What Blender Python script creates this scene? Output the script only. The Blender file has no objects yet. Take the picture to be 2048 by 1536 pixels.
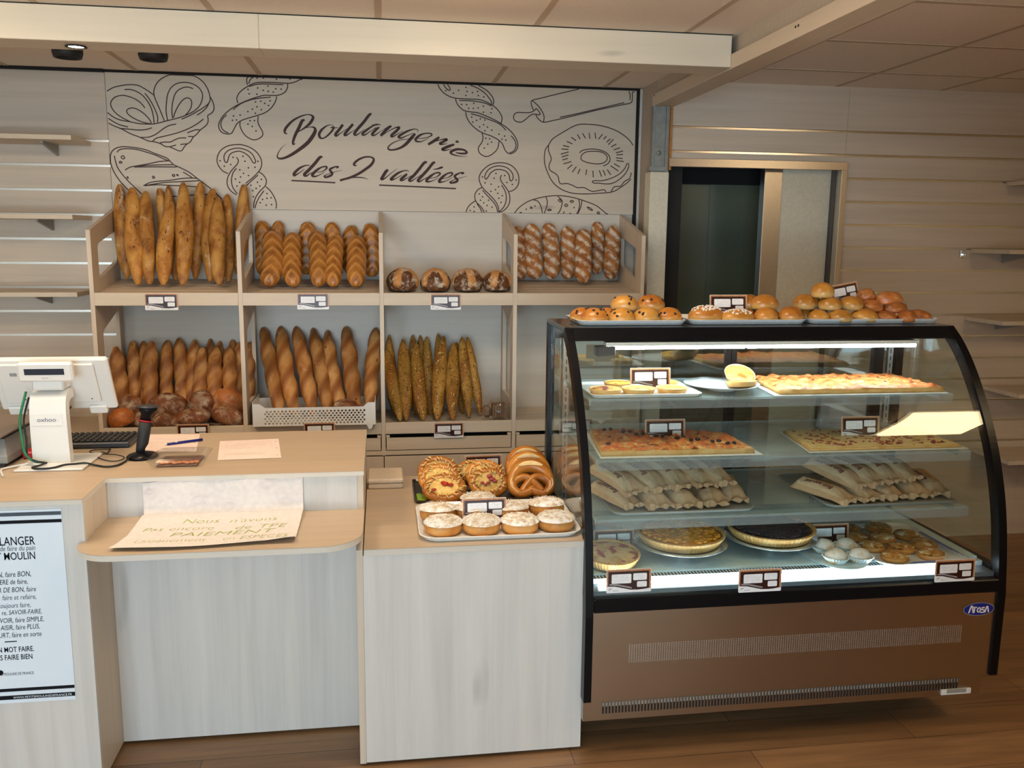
import bpy, math, random
from mathutils import Vector, Matrix, noise as mn
PI = math.pi
SC = bpy.context.scene
COL = SC.collection
random.seed(7)

def lin(*c):
    return tuple(((v/255)/12.92 if v/255 <= .04045 else ((v/255+.055)/1.055)**2.4) for v in c) + (1.0,)

# ------------------------------------------------------------------ camera, exposure, light
cam = bpy.data.cameras.new('camera'); cam.sensor_width = 36; cam.lens = 1753.19*36/2048
cam.clip_start = .02
camo = bpy.data.objects.new('camera', cam); COL.objects.link(camo); SC.camera = camo
_yaw, _pit, _rol = .147821843, .166621837, -.010305739
_f = Vector((math.sin(_yaw)*math.cos(_pit), math.cos(_yaw)*math.cos(_pit), -math.sin(_pit)))
_r = Vector((math.cos(_yaw), -math.sin(_yaw), 0)); _d = _f.cross(_r)
_r2 = math.cos(_rol)*_r + math.sin(_rol)*_d; _d2 = -math.sin(_rol)*_r + math.cos(_rol)*_d
camo.matrix_world = Matrix(((_r2.x, -_d2.x, -_f.x, 0), (_r2.y, -_d2.y, -_f.y, 0), (_r2.z, -_d2.z, -_f.z, 1.72), (0, 0, 0, 1)))
SC.view_settings.view_transform = 'Standard'; SC.view_settings.look = 'None'
SC.view_settings.exposure = -0.05; SC.view_settings.gamma = 1; SC.view_settings.use_curve_mapping = False
SC.cycles.use_denoising = True
SC.cycles.max_bounces = 10; SC.cycles.transparent_max_bounces = 24; SC.cycles.transmission_bounces = 10
SC.cycles.glossy_bounces = 5; SC.cycles.diffuse_bounces = 4
SC.cycles.caustics_reflective = False; SC.cycles.caustics_refractive = False
SC.cycles.sample_clamp_indirect = 6
w = bpy.data.worlds.new('world'); SC.world = w; w.use_nodes = True
w.node_tree.nodes['Background'].inputs[0].default_value = (.55, .75, 1, 1)
w.node_tree.nodes['Background'].inputs[1].default_value = .6

def area(name, loc, rot, sx, sy, power, col):
    l = bpy.data.lights.new(name, 'AREA'); l.shape = 'RECTANGLE'; l.size = sx; l.size_y = sy; l.energy = power; l.color = col
    o = bpy.data.objects.new(name, l); COL.objects.link(o); o.location = loc; o.rotation_euler = rot; return o
# daylight entering by the shop window behind the camera
area('window_daylight', (-0.95, -3.42, 1.28), (PI/2, 0, 0), 3.4, 1.9, 175, (.42, .72, 1.0))
# added fill lamp aimed upward to brighten the ceiling, modelled on pavement bounce
area('ceiling_fill', (-.95, -3.30, .42), (math.radians(128), 0, 0), 3.4, .5, 95, (.95, .90, .84))
P_LAMP, C_LAMP = 20, (1.0, .82, .62)
P_LED, P_LED_LOW, C_LED = 105, 44, (.80, .93, 1.0)

# ------------------------------------------------------------------ materials
class NT:
    def __init__(s, name):
        s.m = bpy.data.materials.new(name); s.m.use_nodes = True; s.t = s.m.node_tree
        s.b = s.t.nodes['Principled BSDF']; s.o = s.t.nodes['Material Output']
    def n(s, k, **kw):
        x = s.t.nodes.new(k)
        for a, v in kw.items(): setattr(x, a, v)
        return x
    def l(s, a, b): s.t.links.new(a, b)
    def vec(s, scale, rnd=True, rot=(0, 0, 0)):
        tc = s.n('ShaderNodeTexCoord'); mp = s.n('ShaderNodeMapping'); mp.inputs['Scale'].default_value = scale
        mp.inputs['Rotation'].default_value = rot
        s.l(tc.outputs['Object'], mp.inputs['Vector'])
        if rnd:
            oi = s.n('ShaderNodeObjectInfo'); mu = s.n('ShaderNodeMath', operation='MULTIPLY'); mu.inputs[1].default_value = 17
            s.l(oi.outputs['Random'], mu.inputs[0]); cb = s.n('ShaderNodeCombineXYZ')
            for i in range(3): s.l(mu.outputs[0], cb.inputs[i])
            s.l(cb.outputs[0], mp.inputs['Location'])
        return mp.outputs[0]
    def noise(s, vec, scale=1, detail=4, rough=.55, dist=0):
        x = s.n('ShaderNodeTexNoise'); x.inputs['Scale'].default_value = scale; x.inputs['Detail'].default_value = detail
        x.inputs['Roughness'].default_value = rough; x.inputs['Distortion'].default_value = dist
        s.l(vec, x.inputs['Vector']); return x.outputs['Fac']
    def ramp(s, fac, stops):
        r = s.n('ShaderNodeValToRGB'); e = r.color_ramp.elements
        while len(e) < len(stops): e.new(.5)
        for q, (p, c) in zip(e, stops): q.position = p; q.color = c
        s.l(fac, r.inputs[0]); return r.outputs[0]
    def mix(s, fac, a, b, blend='MIX'):
        x = s.n('ShaderNodeMix', data_type='RGBA', blend_type=blend)
        for sock, v in ((x.inputs[0], fac), (x.inputs[6], a), (x.inputs[7], b)):
            if hasattr(v, 'links'): s.l(v, sock)
            else: sock.default_value = v
        return x.outputs[2]
    def mask(s, fac, lo, hi):
        return s.ramp(fac, [(lo, (0, 0, 0, 1)), (hi, (1, 1, 1, 1))])
    def attr(s, name):
        a = s.n('ShaderNodeAttribute'); a.attribute_name = name; return a.outputs['Fac']
    def bump(s, h, strength, dist=.01):
        b = s.n('ShaderNodeBump'); b.inputs['Strength'].default_value = strength; b.inputs['Distance'].default_value = dist
        s.l(h, b.inputs['Height']); s.l(b.outputs[0], s.b.inputs['Normal'])
    def col(s, c):
        if hasattr(c, 'links'): s.l(c, s.b.inputs['Base Color'])
        else: s.b.inputs['Base Color'].default_value = c
    def set(s, **kw):
        for k, v in kw.items(): s.b.inputs[k.replace('_', ' ')].default_value = v
        return s.m

def plain(name, c, rough=.5, metal=0, spec=.5, var=.06, vs=60, coat=0):
    t = NT(name); v = t.vec((1, 1, 1)); n = t.noise(v, vs, 3)
    d = tuple(max(0, x*(1-var)) for x in c[:3]) + (1,); u = tuple(min(1, x*(1+var)) for x in c[:3]) + (1,)
    t.col(t.ramp(n, [(.3, d), (.7, u)]))
    return t.set(Roughness=rough, Metallic=metal, Specular_IOR_Level=spec, Coat_Weight=coat)

def wood(name, base, axis='x', contrast=.10, rough=.45, tint=None):
    t = NT(name)
    k = {'x': (1.1, 26, 26), 'y': (26, 1.1, 26), 'z': (26, 26, 1.1)}[axis]
    kb = {'x': (.22, 7, 7), 'y': (7, .22, 7), 'z': (7, 7, .22)}[axis]
    kk = {'x': (2.0, 9, 9), 'y': (9, 2.0, 9), 'z': (9, 9, 2.0)}[axis]
    a = t.noise(t.vec(k, False), 1, 6, .6, .4); b = t.noise(t.vec(kb, False), 1, 2)
    sc = lambda f: tuple(min(1, x*f) for x in base[:3]) + (1,)
    c1 = t.ramp(a, [(.25, sc(1-contrast)), (.5, sc(1)), (.75, sc(1+contrast*.7))])
    c2 = t.ramp(b, [(.3, (1-contrast*.9,)*3+(1,)), (.5, (1, 1, 1, 1)), (.7, (1.0, .985, .96, 1))])
    c = t.mix(1.0, c1, c2, 'MULTIPLY')
    kn = t.noise(t.vec(kk, False), .9, 2, .4)
    c = t.mix(t.mask(kn, .74, .82), c, tuple(x*.62 for x in base[:3]) + (1,))
    t.col(c); t.bump(a, .05, .002)
    return t.set(Roughness=rough, Specular_IOR_Level=.35)

def glassy(name, tint=(1, 1, 1, 1), rough=0.0, gloss=1.0, ior=1.45):
    t = NT(name); t.t.nodes.remove(t.b)
    tr = t.n('ShaderNodeBsdfTransparent'); tr.inputs[0].default_value = tint
    gl = t.n('ShaderNodeBsdfGlossy'); gl.inputs['Roughness'].default_value = rough; gl.inputs[0].default_value = (gloss,)*3 + (1,)
    fr = t.n('ShaderNodeFresnel'); gm = t.n('ShaderNodeNewGeometry'); mr = t.n('ShaderNodeMapRange')  # same reflectance on both faces of a pane
    mr.inputs[3].default_value = ior; mr.inputs[4].default_value = 1/ior; t.l(gm.outputs['Backfacing'], mr.inputs[0]); t.l(mr.outputs[0], fr.inputs[0])
    mx = t.n('ShaderNodeMixShader'); t.l(fr.outputs[0], mx.inputs[0]); t.l(tr.outputs[0], mx.inputs[1]); t.l(gl.outputs[0], mx.inputs[2])
    t.l(mx.outputs[0], t.o.inputs[0]); return t.m

def emit(name, c, s):
    t = NT(name); t.t.nodes.remove(t.b); e = t.n('ShaderNodeEmission'); e.inputs[0].default_value = c + (1,); e.inputs[1].default_value = s
    t.l(e.outputs[0], t.o.inputs[0]); return t.m

def crust(name, stops, flour=None, attr=None, specks=None, scale=22, rough=.55, bump=.35, stretch=(1, 1, 1), coat=0, var=.22, spec=.35):
    """baked dough: noise ramp + optional score pattern (attribute 'c') + flour + seeds"""
    t = NT(name); v = t.vec(stretch); n = t.noise(v, scale, 6, .62, .3)
    c = t.ramp(n, stops)
    if attr: c = t.mix(t.ramp(t.attr('c'), [(attr[1], (0, 0, 0, 1)), (attr[2], (1, 1, 1, 1))]), c, attr[0])
    if flour:
        f = t.noise(v, flour[1], 5, .7); m = t.mask(f, flour[2], flour[3])
        if len(flour) > 4:
            mm = t.n('ShaderNodeMath', operation='MULTIPLY'); t.l(m, mm.inputs[0]); t.l(t.attr(flour[4]), mm.inputs[1]); m = mm.outputs[0]
        c = t.mix(m, c, flour[0])
    for s in specks or ():
        c = t.mix(t.mask(t.noise(v, s[1], 1, .4), s[2], s[3]), c, s[0])
    oi = t.n('ShaderNodeObjectInfo'); mr = t.n('ShaderNodeMapRange'); mr.inputs[3].default_value = 1-var; mr.inputs[4].default_value = 1+var*.6
    mu2 = t.n('ShaderNodeMath', operation='MULTIPLY'); mu2.inputs[1].default_value = 7.31; fr = t.n('ShaderNodeMath', operation='FRACT')
    t.l(oi.outputs['Random'], mu2.inputs[0]); t.l(mu2.outputs[0], fr.inputs[0]); t.l(fr.outputs[0], mr.inputs[0])
    hs = t.n('ShaderNodeHueSaturation'); t.l(c, hs.inputs['Color']); t.l(mr.outputs[0], hs.inputs['Value'])
    t.col(hs.outputs[0]); t.bump(t.noise(v, scale*3, 4, .7), bump, .004)
    return t.set(Roughness=rough, Specular_IOR_Level=spec, Coat_Weight=coat, Coat_Roughness=.25)

W_WALL = wood('pale_oak_wall', lin(203, 187, 168), 'x')
W_MURAL = wood('pale_oak_mural', lin(206, 192, 172), 'x', .07)
W_SHELF = wood('pale_oak_shelf', lin(206, 189, 166), 'x')
W_SIDE = wood('pale_oak_upright', lin(206, 189, 168), 'z')
W_SIDEY = wood('pale_oak_side', lin(196, 176, 152), 'y')
W_BACK = wood('pale_oak_back', lin(205, 196, 182), 'x', .07)
W_FRONT = wood('pale_oak_front', lin(208, 203, 195), 'z', .11)
W_TOP = wood('oak_worktop', lin(187, 165, 139), 'x', .08, .42)
W_EDGE = wood('oak_edge_band', lin(212, 202, 186), 'x', .06)
W_BEAM = wood('pale_beam', lin(214, 202, 180), 'x', .05)
W_BEAMY = wood('pale_beam_long', lin(206, 188, 164), 'y', .05)
ALU = plain('aluminium', (.75, .74, .72, 1), .22, 1, var=.02)
STEEL = plain('brushed_steel', (.62, .58, .54, 1), .3, 1, var=.03)
PANELST = plain('steel_front_panel', (.45, .40, .325, 1), .30, 1, var=.02, vs=3)
GALV = plain('galvanised_metal', lin(142, 144, 138), .55, .3, var=.15, vs=30)
BLACK = plain('black_gloss', (.004, .004, .005, 1), .3, spec=.18)
BLACKM = plain('black_matt', (.012, .012, .012, 1), .6)
DARK = plain('dark_gap', (.008, .007, .006, 1), .9)
WHITEP = plain('white_plastic', lin(226, 223, 216), .35, var=.015, vs=5)
WHITEC = plain('white_china', lin(236, 236, 232), .12, coat=.5)
GREYP = plain('grey_plastic', lin(150, 148, 142), .45)
DGREY = plain('dark_grey_plastic', lin(52, 52, 56), .4)
CREAMW = plain('cream_paint', lin(214, 206, 184), .6)
PAPER = plain('white_paper', lin(238, 232, 226), .8, spec=.1)
PAPERB = plain('poster_paper', lin(222, 230, 236), .5, spec=.3, var=.02, vs=3)
INK = plain('black_ink', lin(26, 26, 30), .7, spec=.1)
INKG = plain('grey_ink', lin(84, 88, 96), .7, spec=.1)
PRINT = plain('mural_brown_print', lin(78, 62, 60), .7, spec=.1)
BROWN = plain('card_dark_brown', lin(50, 20, 14), .35)
CARDB = plain('card_orange_border', lin(182, 126, 82), .45, var=.35, vs=260)
CARDW = plain('card_white', lin(232, 230, 228), .4)
GREENCABLE = plain('green_cable_plastic', lin(18, 110, 66), .4)
RED = plain('red_plastic', lin(176, 22, 34), .4)
BLUE = plain('blue_plastic', lin(18, 26, 120), .3)
LOGOB = plain('logo_blue', lin(26, 34, 130), .3)
GLASS = glassy('clear_glass', (.93, .965, .955, 1))
GLASSB = glassy('back_door_glass', (.72, .78, .79, 1), 0, 1.0, 2.3)
GLSHELF = glassy('glass_shelf', (.80, .93, .92, 1), .02, .8)
FILM = glassy('clear_film', (.975, .975, .97, 1), .08)

def frosted(name, c, alpha):
    t = NT(name); t.col(c); t.set(Roughness=.25, Alpha=alpha); return t.m
SHELFF = frosted('frosted_shelf_glass', lin(210, 234, 236), .22)
RAILP = frosted('price_rail_plastic', lin(176, 178, 176), .24)

def floor_mat():
    t = NT('vinyl_plank_floor'); tc = t.n('ShaderNodeTexCoord'); br = t.n('ShaderNodeTexBrick')
    br.inputs['Scale'].default_value = 1; br.inputs['Brick Width'].default_value = 1.22; br.inputs['Row Height'].default_value = .185
    br.inputs['Mortar Size'].default_value = .0012; br.inputs['Color1'].default_value = lin(158, 120, 84); br.inputs['Color2'].default_value = lin(136, 102, 70)
    br.inputs['Mortar'].default_value = lin(62, 44, 32); br.inputs['Bias'].default_value = 0
    t.l(tc.outputs['Object'], br.inputs['Vector'])
    g = t.noise(t.vec((2.2, 30, 1), False), 1, 7, .65, .6); b2 = t.noise(t.vec((.8, 6, 1), False), 1, 3)
    c = t.mix(1.0, br.outputs['Color'], t.ramp(g, [(.25, (.62, .60, .58, 1)), (.5, (1, 1, 1, 1)), (.75, (1.25, 1.2, 1.12, 1))]), 'MULTIPLY')
    c = t.mix(1.0, c, t.ramp(b2, [(.3, (.75, .72, .7, 1)), (.6, (1.05, 1.05, 1.05, 1))]), 'MULTIPLY')
    t.col(c); t.bump(g, .12, .002)
    return t.set(Roughness=.36, Specular_IOR_Level=.45)
FLOORM = floor_mat()
CEILM = plain('ceiling_tile', lin(232, 216, 198), .9, var=.05, vs=180)
GRIDM = plain('ceiling_grid', lin(190, 168, 144), .9)

# ------------------------------------------------------------------ mesh helpers
def wloc(o):
    v = Vector((0, 0, 0))
    while o: v += o.location; o = o.parent
    return v

class MB:
    def __init__(s): s.v, s.f, s.m, s.s, s.c = [], [], [], [], []
    def add(s, verts, faces, m=0, sm=False, c=None):
        k = len(s.v); s.v += [tuple(x) for x in verts]
        s.c += list(c) if c is not None else [0.0]*len(verts)
        for f in faces: s.f.append(tuple(i+k for i in f)); s.m.append(m); s.s.append(sm)
        return s
    def box(s, x0, x1, y0, y1, z0, z1, m=0, b=.0):
        if b <= 0:
            v = [(x, y, z) for z in (z0, z1) for y in (y0, y1) for x in (x0, x1)]
            return s.add(v, [(0, 2, 3, 1), (4, 5, 7, 6), (0, 1, 5, 4), (2, 6, 7, 3), (0, 4, 6, 2), (1, 3, 7, 5)], m)
        b = min(b, (x1-x0)*.45, (y1-y0)*.45, (z1-z0)*.45)
        P = {}; v = []
        for ix, x in ((0, x0), (1, x1)):
            for iy, y in ((0, y0), (1, y1)):
                for iz, z in ((0, z0), (1, z1)):
                    xi, yi, zi = x+(b if ix == 0 else -b), y+(b if iy == 0 else -b), z+(b if iz == 0 else -b)
                    for a, p in enumerate(((x, yi, zi), (xi, y, zi), (xi, yi, z))):
                        P[ix, iy, iz, a] = len(v); v.append(p)
        F = []
        q = ((0, 0), (1, 0), (1, 1), (0, 1))
        for a in range(3):
            for e in (0, 1):
                F.append(tuple(P[tuple(([e, i, j] if a == 0 else [i, e, j] if a == 1 else [i, j, e]))+(a,)] for i, j in q))
        for a in range(3):  # edges along axis a
            o1, o2 = [k for k in range(3) if k != a]
            for i, j in q:
                def key(e, ax):
                    k = [0, 0, 0]; k[a] = e; k[o1] = i; k[o2] = j; return P[tuple(k)+(ax,)]
                F.append((key(0, o1), key(1, o1), key(1, o2), key(0, o2)))
        for i in (0, 1):
            for j in (0, 1):
                for k in (0, 1): F.append((P[i, j, k, 0], P[i, j, k, 1], P[i, j, k, 2]))
        return s.add(v, F, m)
    def rings(s, R, m=0, sm=True, cap=True, closed=True, c=None):
        n = len(R[0]); v = [p for r in R for p in r]; F = []
        for i in range(len(R)-1):
            for j in range(n if closed else n-1):
                a = i*n+j; b = i*n+(j+1) % n; F.append((a, b, b+n, a+n))
        if cap and closed: F.append(tuple(range(n-1, -1, -1))); F.append(tuple((len(R)-1)*n+j for j in range(n)))
        return s.add(v, F, m, sm, c)
    def cyl(s, p0, p1, r0, r1=None, n=16, m=0, sm=True):
        return s.tube([p0, p1], [r0, r0 if r1 is None else r1], n, m, sm)
    def tube(s, pts, r, n=8, m=0, sm=True, flat=1.0):
        pts = [Vector(p) for p in pts]; R = []; up = None
        for i, p in enumerate(pts):
            t = (pts[min(i+1, len(pts)-1)]-pts[max(i-1, 0)])
            t = t.normalized() if t.length > 1e-9 else Vector((0, 0, 1))
            if up is None: up = Vector((0, 0, 1)) if abs(t.z) < .9 else Vector((0, 1, 0))
            a = t.cross(up); a = a.normalized() if a.length > 1e-6 else Vector((1, 0, 0)); up = a.cross(t)
            rr = r[i] if isinstance(r, (list, tuple)) else r
            R.append([p + (a*math.cos(2*PI*k/n) + up*math.sin(2*PI*k/n)*flat)*rr for k in range(n)])
        return s.rings(R, m, sm)
    def lathe(s, prof, c=(0, 0, 0), n=32, m=0, sm=True, cap=True, sx=1, sy=1):
        R = [[(c[0]+r*sx*math.cos(2*PI*k/n), c[1]+r*sy*math.sin(2*PI*k/n), c[2]+z) for k in range(n)] for r, z in prof]
        return s.rings(R, m, sm, cap)
    def ell(s, c, r, n=12, k=7, m=0, tilt=None):
        R = []
        for i in range(k+1):
            a = -PI/2 + PI*i/k; q = max(math.cos(a), .02)
            R.append([Vector((r[0]*q*math.cos(2*PI*j/n), r[1]*q*math.sin(2*PI*j/n), r[2]*math.sin(a))) for j in range(n)])
        M = tilt or Matrix.Identity(3)
        return s.rings([[Vector(c)+M @ p for p in r_] for r_ in R], m)
    def poly(s, P, o, u, v, t=0, holes=(), m=0):
        """flat (or extruded) polygon with holes: 2-D points mapped by o + a*u + b*v, thickness t along u x v"""
        cu = bpy.data.curves.new('tmp', 'CURVE'); cu.dimensions = '2D'; cu.fill_mode = 'BOTH' if t else 'FRONT'; cu.extrude = t/2
        if not t: cu.fill_mode = 'BOTH'
        for L in [P]+list(holes):
            sp = cu.splines.new('POLY'); sp.points.add(len(L)-1); sp.use_cyclic_u = True
            for q, a in zip(sp.points, L): q.co = (a[0], a[1], 0, 1)
        return s._curve(cu, o, u, v, t/2, m)
    def _curve(s, cu, o, u, v, dz, m):
        ob = bpy.data.objects.new('tmp', cu); me = bpy.data.meshes.new_from_object(ob)
        u, v, o = Vector(u), Vector(v), Vector(o); w_ = u.normalized().cross(v.normalized())
        vs = [o + u*a.co.x + v*a.co.y + w_*(a.co.z+dz) for a in me.vertices]
        fs = [tuple(p.vertices) for p in me.polygons]
        bpy.data.objects.remove(ob); bpy.data.curves.remove(cu); bpy.data.meshes.remove(me)
        return s.add(vs, fs, m)
    def text(s, body, o, u, v, size, m=0, shear=0, align='LEFT', sx=1.0, bold=0.0, sp=1.0):
        cu = bpy.data.curves.new('tmp', 'FONT'); cu.body = body; cu.size = size; cu.shear = shear; cu.align_x = align; cu.offset = bold; cu.space_character = sp
        cu.resolution_u = 3
        u = Vector(u)*sx
        return s._curve(cu, o, u, v, 0, m)
    def build(s, name, mats, parent=None, origin=None, label=None):
        if origin is None:
            if parent: origin = wloc(parent)
            else:
                X = [p[0] for p in s.v]; Y = [p[1] for p in s.v]; Z = [p[2] for p in s.v]
                origin = Vector(((min(X)+max(X))/2, (min(Y)+max(Y))/2, min(Z)))
        origin = Vector(origin)
        me = bpy.data.meshes.new(name); me.from_pydata([Vector(p)-origin for p in s.v], [], s.f)
        for m in (mats if isinstance(mats, (list, tuple)) else [mats]): me.materials.append(m)
        me.polygons.foreach_set('material_index', s.m); me.polygons.foreach_set('use_smooth', s.s)
        if any(s.c):
            a = me.attributes.new('c', 'FLOAT', 'POINT'); a.data.foreach_set('value', s.c)
        me.update()
        o = bpy.data.objects.new(name, me); COL.objects.link(o); o.location = origin
        if parent: o.parent = parent; o.location = origin - wloc(parent)
        if label: o['label'] = label
        return o

def tag(o, label, cat, group=None, kind=None):
    o['label'] = label; o['category'] = cat
    if group: o['group'] = group
    if kind: o['kind'] = kind
    return o
def thing(name, label, cat, loc, group=None):
    o = bpy.data.objects.new(name, None); COL.objects.link(o); o.location = loc; o.empty_display_size = .05
    return tag(o, label, cat, group)
def struct(o): o['kind'] = 'structure'; return o
def copy_tree(o, parent=None):
    c = o.copy(); COL.objects.link(c)
    if parent: c.parent = parent
    for ch in list(o.children): copy_tree(ch, c)
    return c
def nz(p, s=1.0): return mn.noise(Vector(p)*s)
def catmull(P, k=4):
    P = [Vector(p) for p in P]; o = []
    for i in range(len(P)-1):
        a, b, c, d = P[max(i-1, 0)], P[i], P[i+1], P[min(i+2, len(P)-1)]
        for j in range(k):
            t = j/k; o.append(.5*((2*b)+(c-a)*t+(2*a-5*b+4*c-d)*t*t+(3*b-a-3*c+d)*t**3))
    o.append(P[-1]); return o
def rrect(x0, x1, y0, y1, r, n=5):
    o = []
    for cx, cy, a0 in ((x1-r, y1-r, 0), (x0+r, y1-r, 90), (x0+r, y0+r, 180), (x1-r, y0+r, 270)):
        for k in range(n+1):
            a = math.radians(a0+90*k/n); o.append((cx+r*math.cos(a), cy+r*math.sin(a)))
    return o

# ================================================================== ROOM
X0, X1, YF, YB, YR, ZC = -3.2, 4.7, -3.5, 4.83, 4.525, 2.52
struct(MB().box(X0, X1, YF, 6.2, -.05, 0).build('floor', FLOORM, origin=(0, 0, 0)))
b = MB()
for (x0, x1) in ((X0, 1.42), (1.503, X1)):
    b.box(x0, x1, YF, 6.2, ZC, ZC+.04)
b.box(1.42, 1.503, YF, 6.2, ZC, ZC+.04)
ceil = struct(b.build('ceiling', CEILM, origin=(0, 0, ZC)))
g = MB()
for x in [-3, -2.4, -1.8, -1.2, -.6, 0, .6, 1.2, 2.39-.6, 2.39, 2.99, 3.59, 4.19]:
    g.box(x-.0125, x+.0125, YF, 4.52 if x > 1.5 else YB, ZC-.002, ZC)
for k in range(-1, 12):
    y = 4.125-.61*k if k >= 0 else 4.735
    if 3.4 < y < 3.72: g.box(1.5, X1, y-.0125, y+.0125, ZC-.003, ZC)
    elif y < YR: g.box(X0 if y < 3.4 else 1.5, X1, y-.0125, y+.0125, ZC-.003, ZC)
struct(g.build('ceiling_grid', GRIDM, ceil))
# side and front walls (behind the camera), shop window
struct(MB().box(X0-.1, X0, YF, 6.2, 0, ZC).build('wall_left', CREAMW))
struct(MB().box(X1, X1+.1, YF, 6.2, 0, ZC).build('wall_right', CREAMW))
b = MB()
b.box(X0, -2.8, YF-.1, YF, 0, ZC); b.box(.9, X1, YF-.1, YF, 0, ZC); b.box(-2.8, .9, YF-.1, YF, 0, .25); b.box(-2.8, .9, YF-.1, YF, 2.3, ZC)
struct(b.build('wall_front', CREAMW))
struct(MB().box(1.46, 1.56, YF, 1.32, 0, ZC).build('wall_light_blocker', CREAMW))  # unseen partition, added to keep window light off the right side
b = MB()
for x in (-2.8, -1.57, -.34, .86): b.box(x, x+.04, YF-.06, YF-.01, .25, 2.3)
b.box(-2.8, .9, YF-.06, YF-.01, .25, .29); b.box(-2.8, .9, YF-.06, YF-.01, 2.26, 2.3)
win = struct(b.build('window_1', DGREY)); struct(MB().box(-2.78, .88, YF-.04, YF-.034, .28, 2.27).build('window_glass', GLASS, win))

def slatwall(name, x_parts, slits, y, zb, cut=None, dp=.010):
    """boards with real grooves and an aluminium insert in every groove; cut = (x, z): nothing left of x below z"""
    b = MB(); ins = MB(); zs = [zb]+sorted(slits)+[ZC]
    for i in range(len(zs)-1):
        a, c = zs[i]+(.006 if i else 0), zs[i+1]-(.006 if i+2 < len(zs) else 0)
        for x0, x1 in x_parts:
            if cut and a < cut[1]:
                if x1 <= cut[0]:
                    if c <= cut[1]: continue
                    b.box(x0, x1-.0006, y, y+.018, cut[1], c, 0, .001); continue
            b.box(x0+.0006, x1-.0006, y, y+.018, a, c, 0, .001)
    for z in slits:
        for x0, x1 in x_parts:
            if cut and z < cut[1] and x1 <= cut[0]: continue
            ins.box(x0, x1, y+dp, y+dp+.005, z-.0062, z+.0062); ins.box(x0, x1, y+.003, y+.0105, z-.0066, z-.0048)
    o = struct(b.build(name, W_WALL, origin=((x_parts[0][0]), y, 0)))
    k = ins.build('slot_insert', ALU, o); struct(k); return o
SL = [2.175-.1225*i for i in range(12)]
slatwall('wall_back', [(X0, -2.56), (-2.56, -1.353)], SL, 4.81, 0)
struct(MB().box(X0, 1.42, 4.828, 4.9, 0, ZC).build('wall_back_core', W_BACK))
SR = [2.290-.12235*i for i in range(15)]
slatwall('wall_back_right', [(1.498, 2.468), (2.468, 3.70), (3.70, X1)], SR, YR, 0, (2.478, 2.13), .013)
b = MB(); b.box(2.478, X1, YR+.018, 4.62, 0, ZC); b.box(1.49, 2.478, YR+.018, 4.62, 2.13, ZC)
struct(b.build('wall_back_right_core', CREAMW))
struct(MB().box(1.415, 1.488, 4.53, 4.9, 0, ZC).build('wall_step', plain('grey_beige_paint', lin(178, 162, 144), .7)))
b = MB(); b.box(1.386, 1.400, 4.80, 4.826, 1.75, 2.515); b.box(-1.353, 1.40, 4.806, 4.826, 2.508, 2.52); b.box(X0, -1.353, 4.79, 4.812, 2.505, 2.52)
struct(b.build('trim_1', DARK))
struct(MB().box(1.4005, 1.4145, 4.79, 4.826, 0, 2.515, 0, .002).build('trim_2', plain('grey_profile', lin(196, 192, 184), .4)))
# post beside the doorway: boxed white below, bare galvanised profile above
post = struct(MB().box(1.385, 1.484, 4.505, 4.60, 0, 2.058, 0, .002).build('trim_3', CREAMW))
b = MB(); b.box(1.392, 1.402, 4.512, 4.56, 2.058, 2.388); b.box(1.462, 1.474, 4.512, 4.56, 2.058, 2.388); b.box(1.402, 1.462, 4.522, 4.529, 2.058, 2.388)
b.box(1.380, 1.476, 4.506, 4.56, 2.064, 2.085); b.lathe([(.012, -.003), (.012, .003)], (0, 0, 0), 14)
for i in range(len(b.v)-28, len(b.v)): x, y, z = b.v[i]; b.v[i] = (1.43+x, 4.5195+z, 2.155+y)
struct(b.build('galvanised_profile', GALV, post))
struct(MB().box(1.485, 1.4975, 4.515, 4.56, 2.07, 2.39).build('trim_4', plain('raw_orange_wood', lin(176, 120, 58), .7, var=.2)))
# beams
b = MB(); b.box(X0, -.435, 3.49, 3.655, 2.394, ZC, 0, .002); b.box(-.4345, 1.3885, 3.49, 3.655, 2.394, ZC, 0, .002)
b.box(X0, 1.388, 3.4885, 3.4895, ZC-.006, ZC-.002, 1)
beam = struct(b.build('trim_5', [W_BEAM, DARK], origin=(0, 3.49, 2.394)))
b = MB(); b.box(1.389, 1.503, YF, 4.53, 2.388, 2.446, 0, .002); b.box(1.418, 1.503, YF, 4.53, 2.4465, ZC, 1)
for x, y, z in ((1.3885, 2.935, 2.425), (1.3885, 2.915, 2.425), (1.3885, 4.50, 2.437)): b.ell((x, y, z), (.002, .005, .005), 8, 5, 2)
struct(b.build('trim_6', [W_BEAMY, plain('beige_fascia', lin(186, 170, 150), .7), DARK], origin=(1.389, 3, 2.39)))
# doorway: steel frame, half-open white sliding leaf with steel edge, dark passage with strip curtain
b = MB(); b.box(1.486, 2.477, 4.508, 4.545, 2.088, 2.130, 0, .001); b.box(2.446, 2.477, 4.508, 4.545, 0, 2.0875, 0, .001)
door = struct(b.build('door_1', STEEL, origin=(1.97, 4.52, 0)))
struct(MB().box(2.156, 2.436, 4.60, 4.66, 0, 2.2, 0, .003).build('door_leaf', CREAMW, door))
struct(MB().box(2.053, 2.1555, 4.598, 4.662, 0, 2.2, 0, .003).build('door_edge_strip', STEEL, door))
struct(MB().box(2.437, 2.56, 4.626, 4.66, 0, 2.2).build('door_reveal', plain('grey_reveal', lin(112, 100, 90), .6), door))
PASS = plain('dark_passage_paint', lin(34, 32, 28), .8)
b = MB(); b.box(1.42, 3.0, 6.0, 6.05, 0, 2.5); b.box(1.38, 1.42, 4.9, 6.05, 0, 2.5); b.box(3.0, 3.04, 4.67, 6.05, 0, 2.5); b.box(1.52, 1.60, 4.63, 4.74, 0, 2.4)
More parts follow.
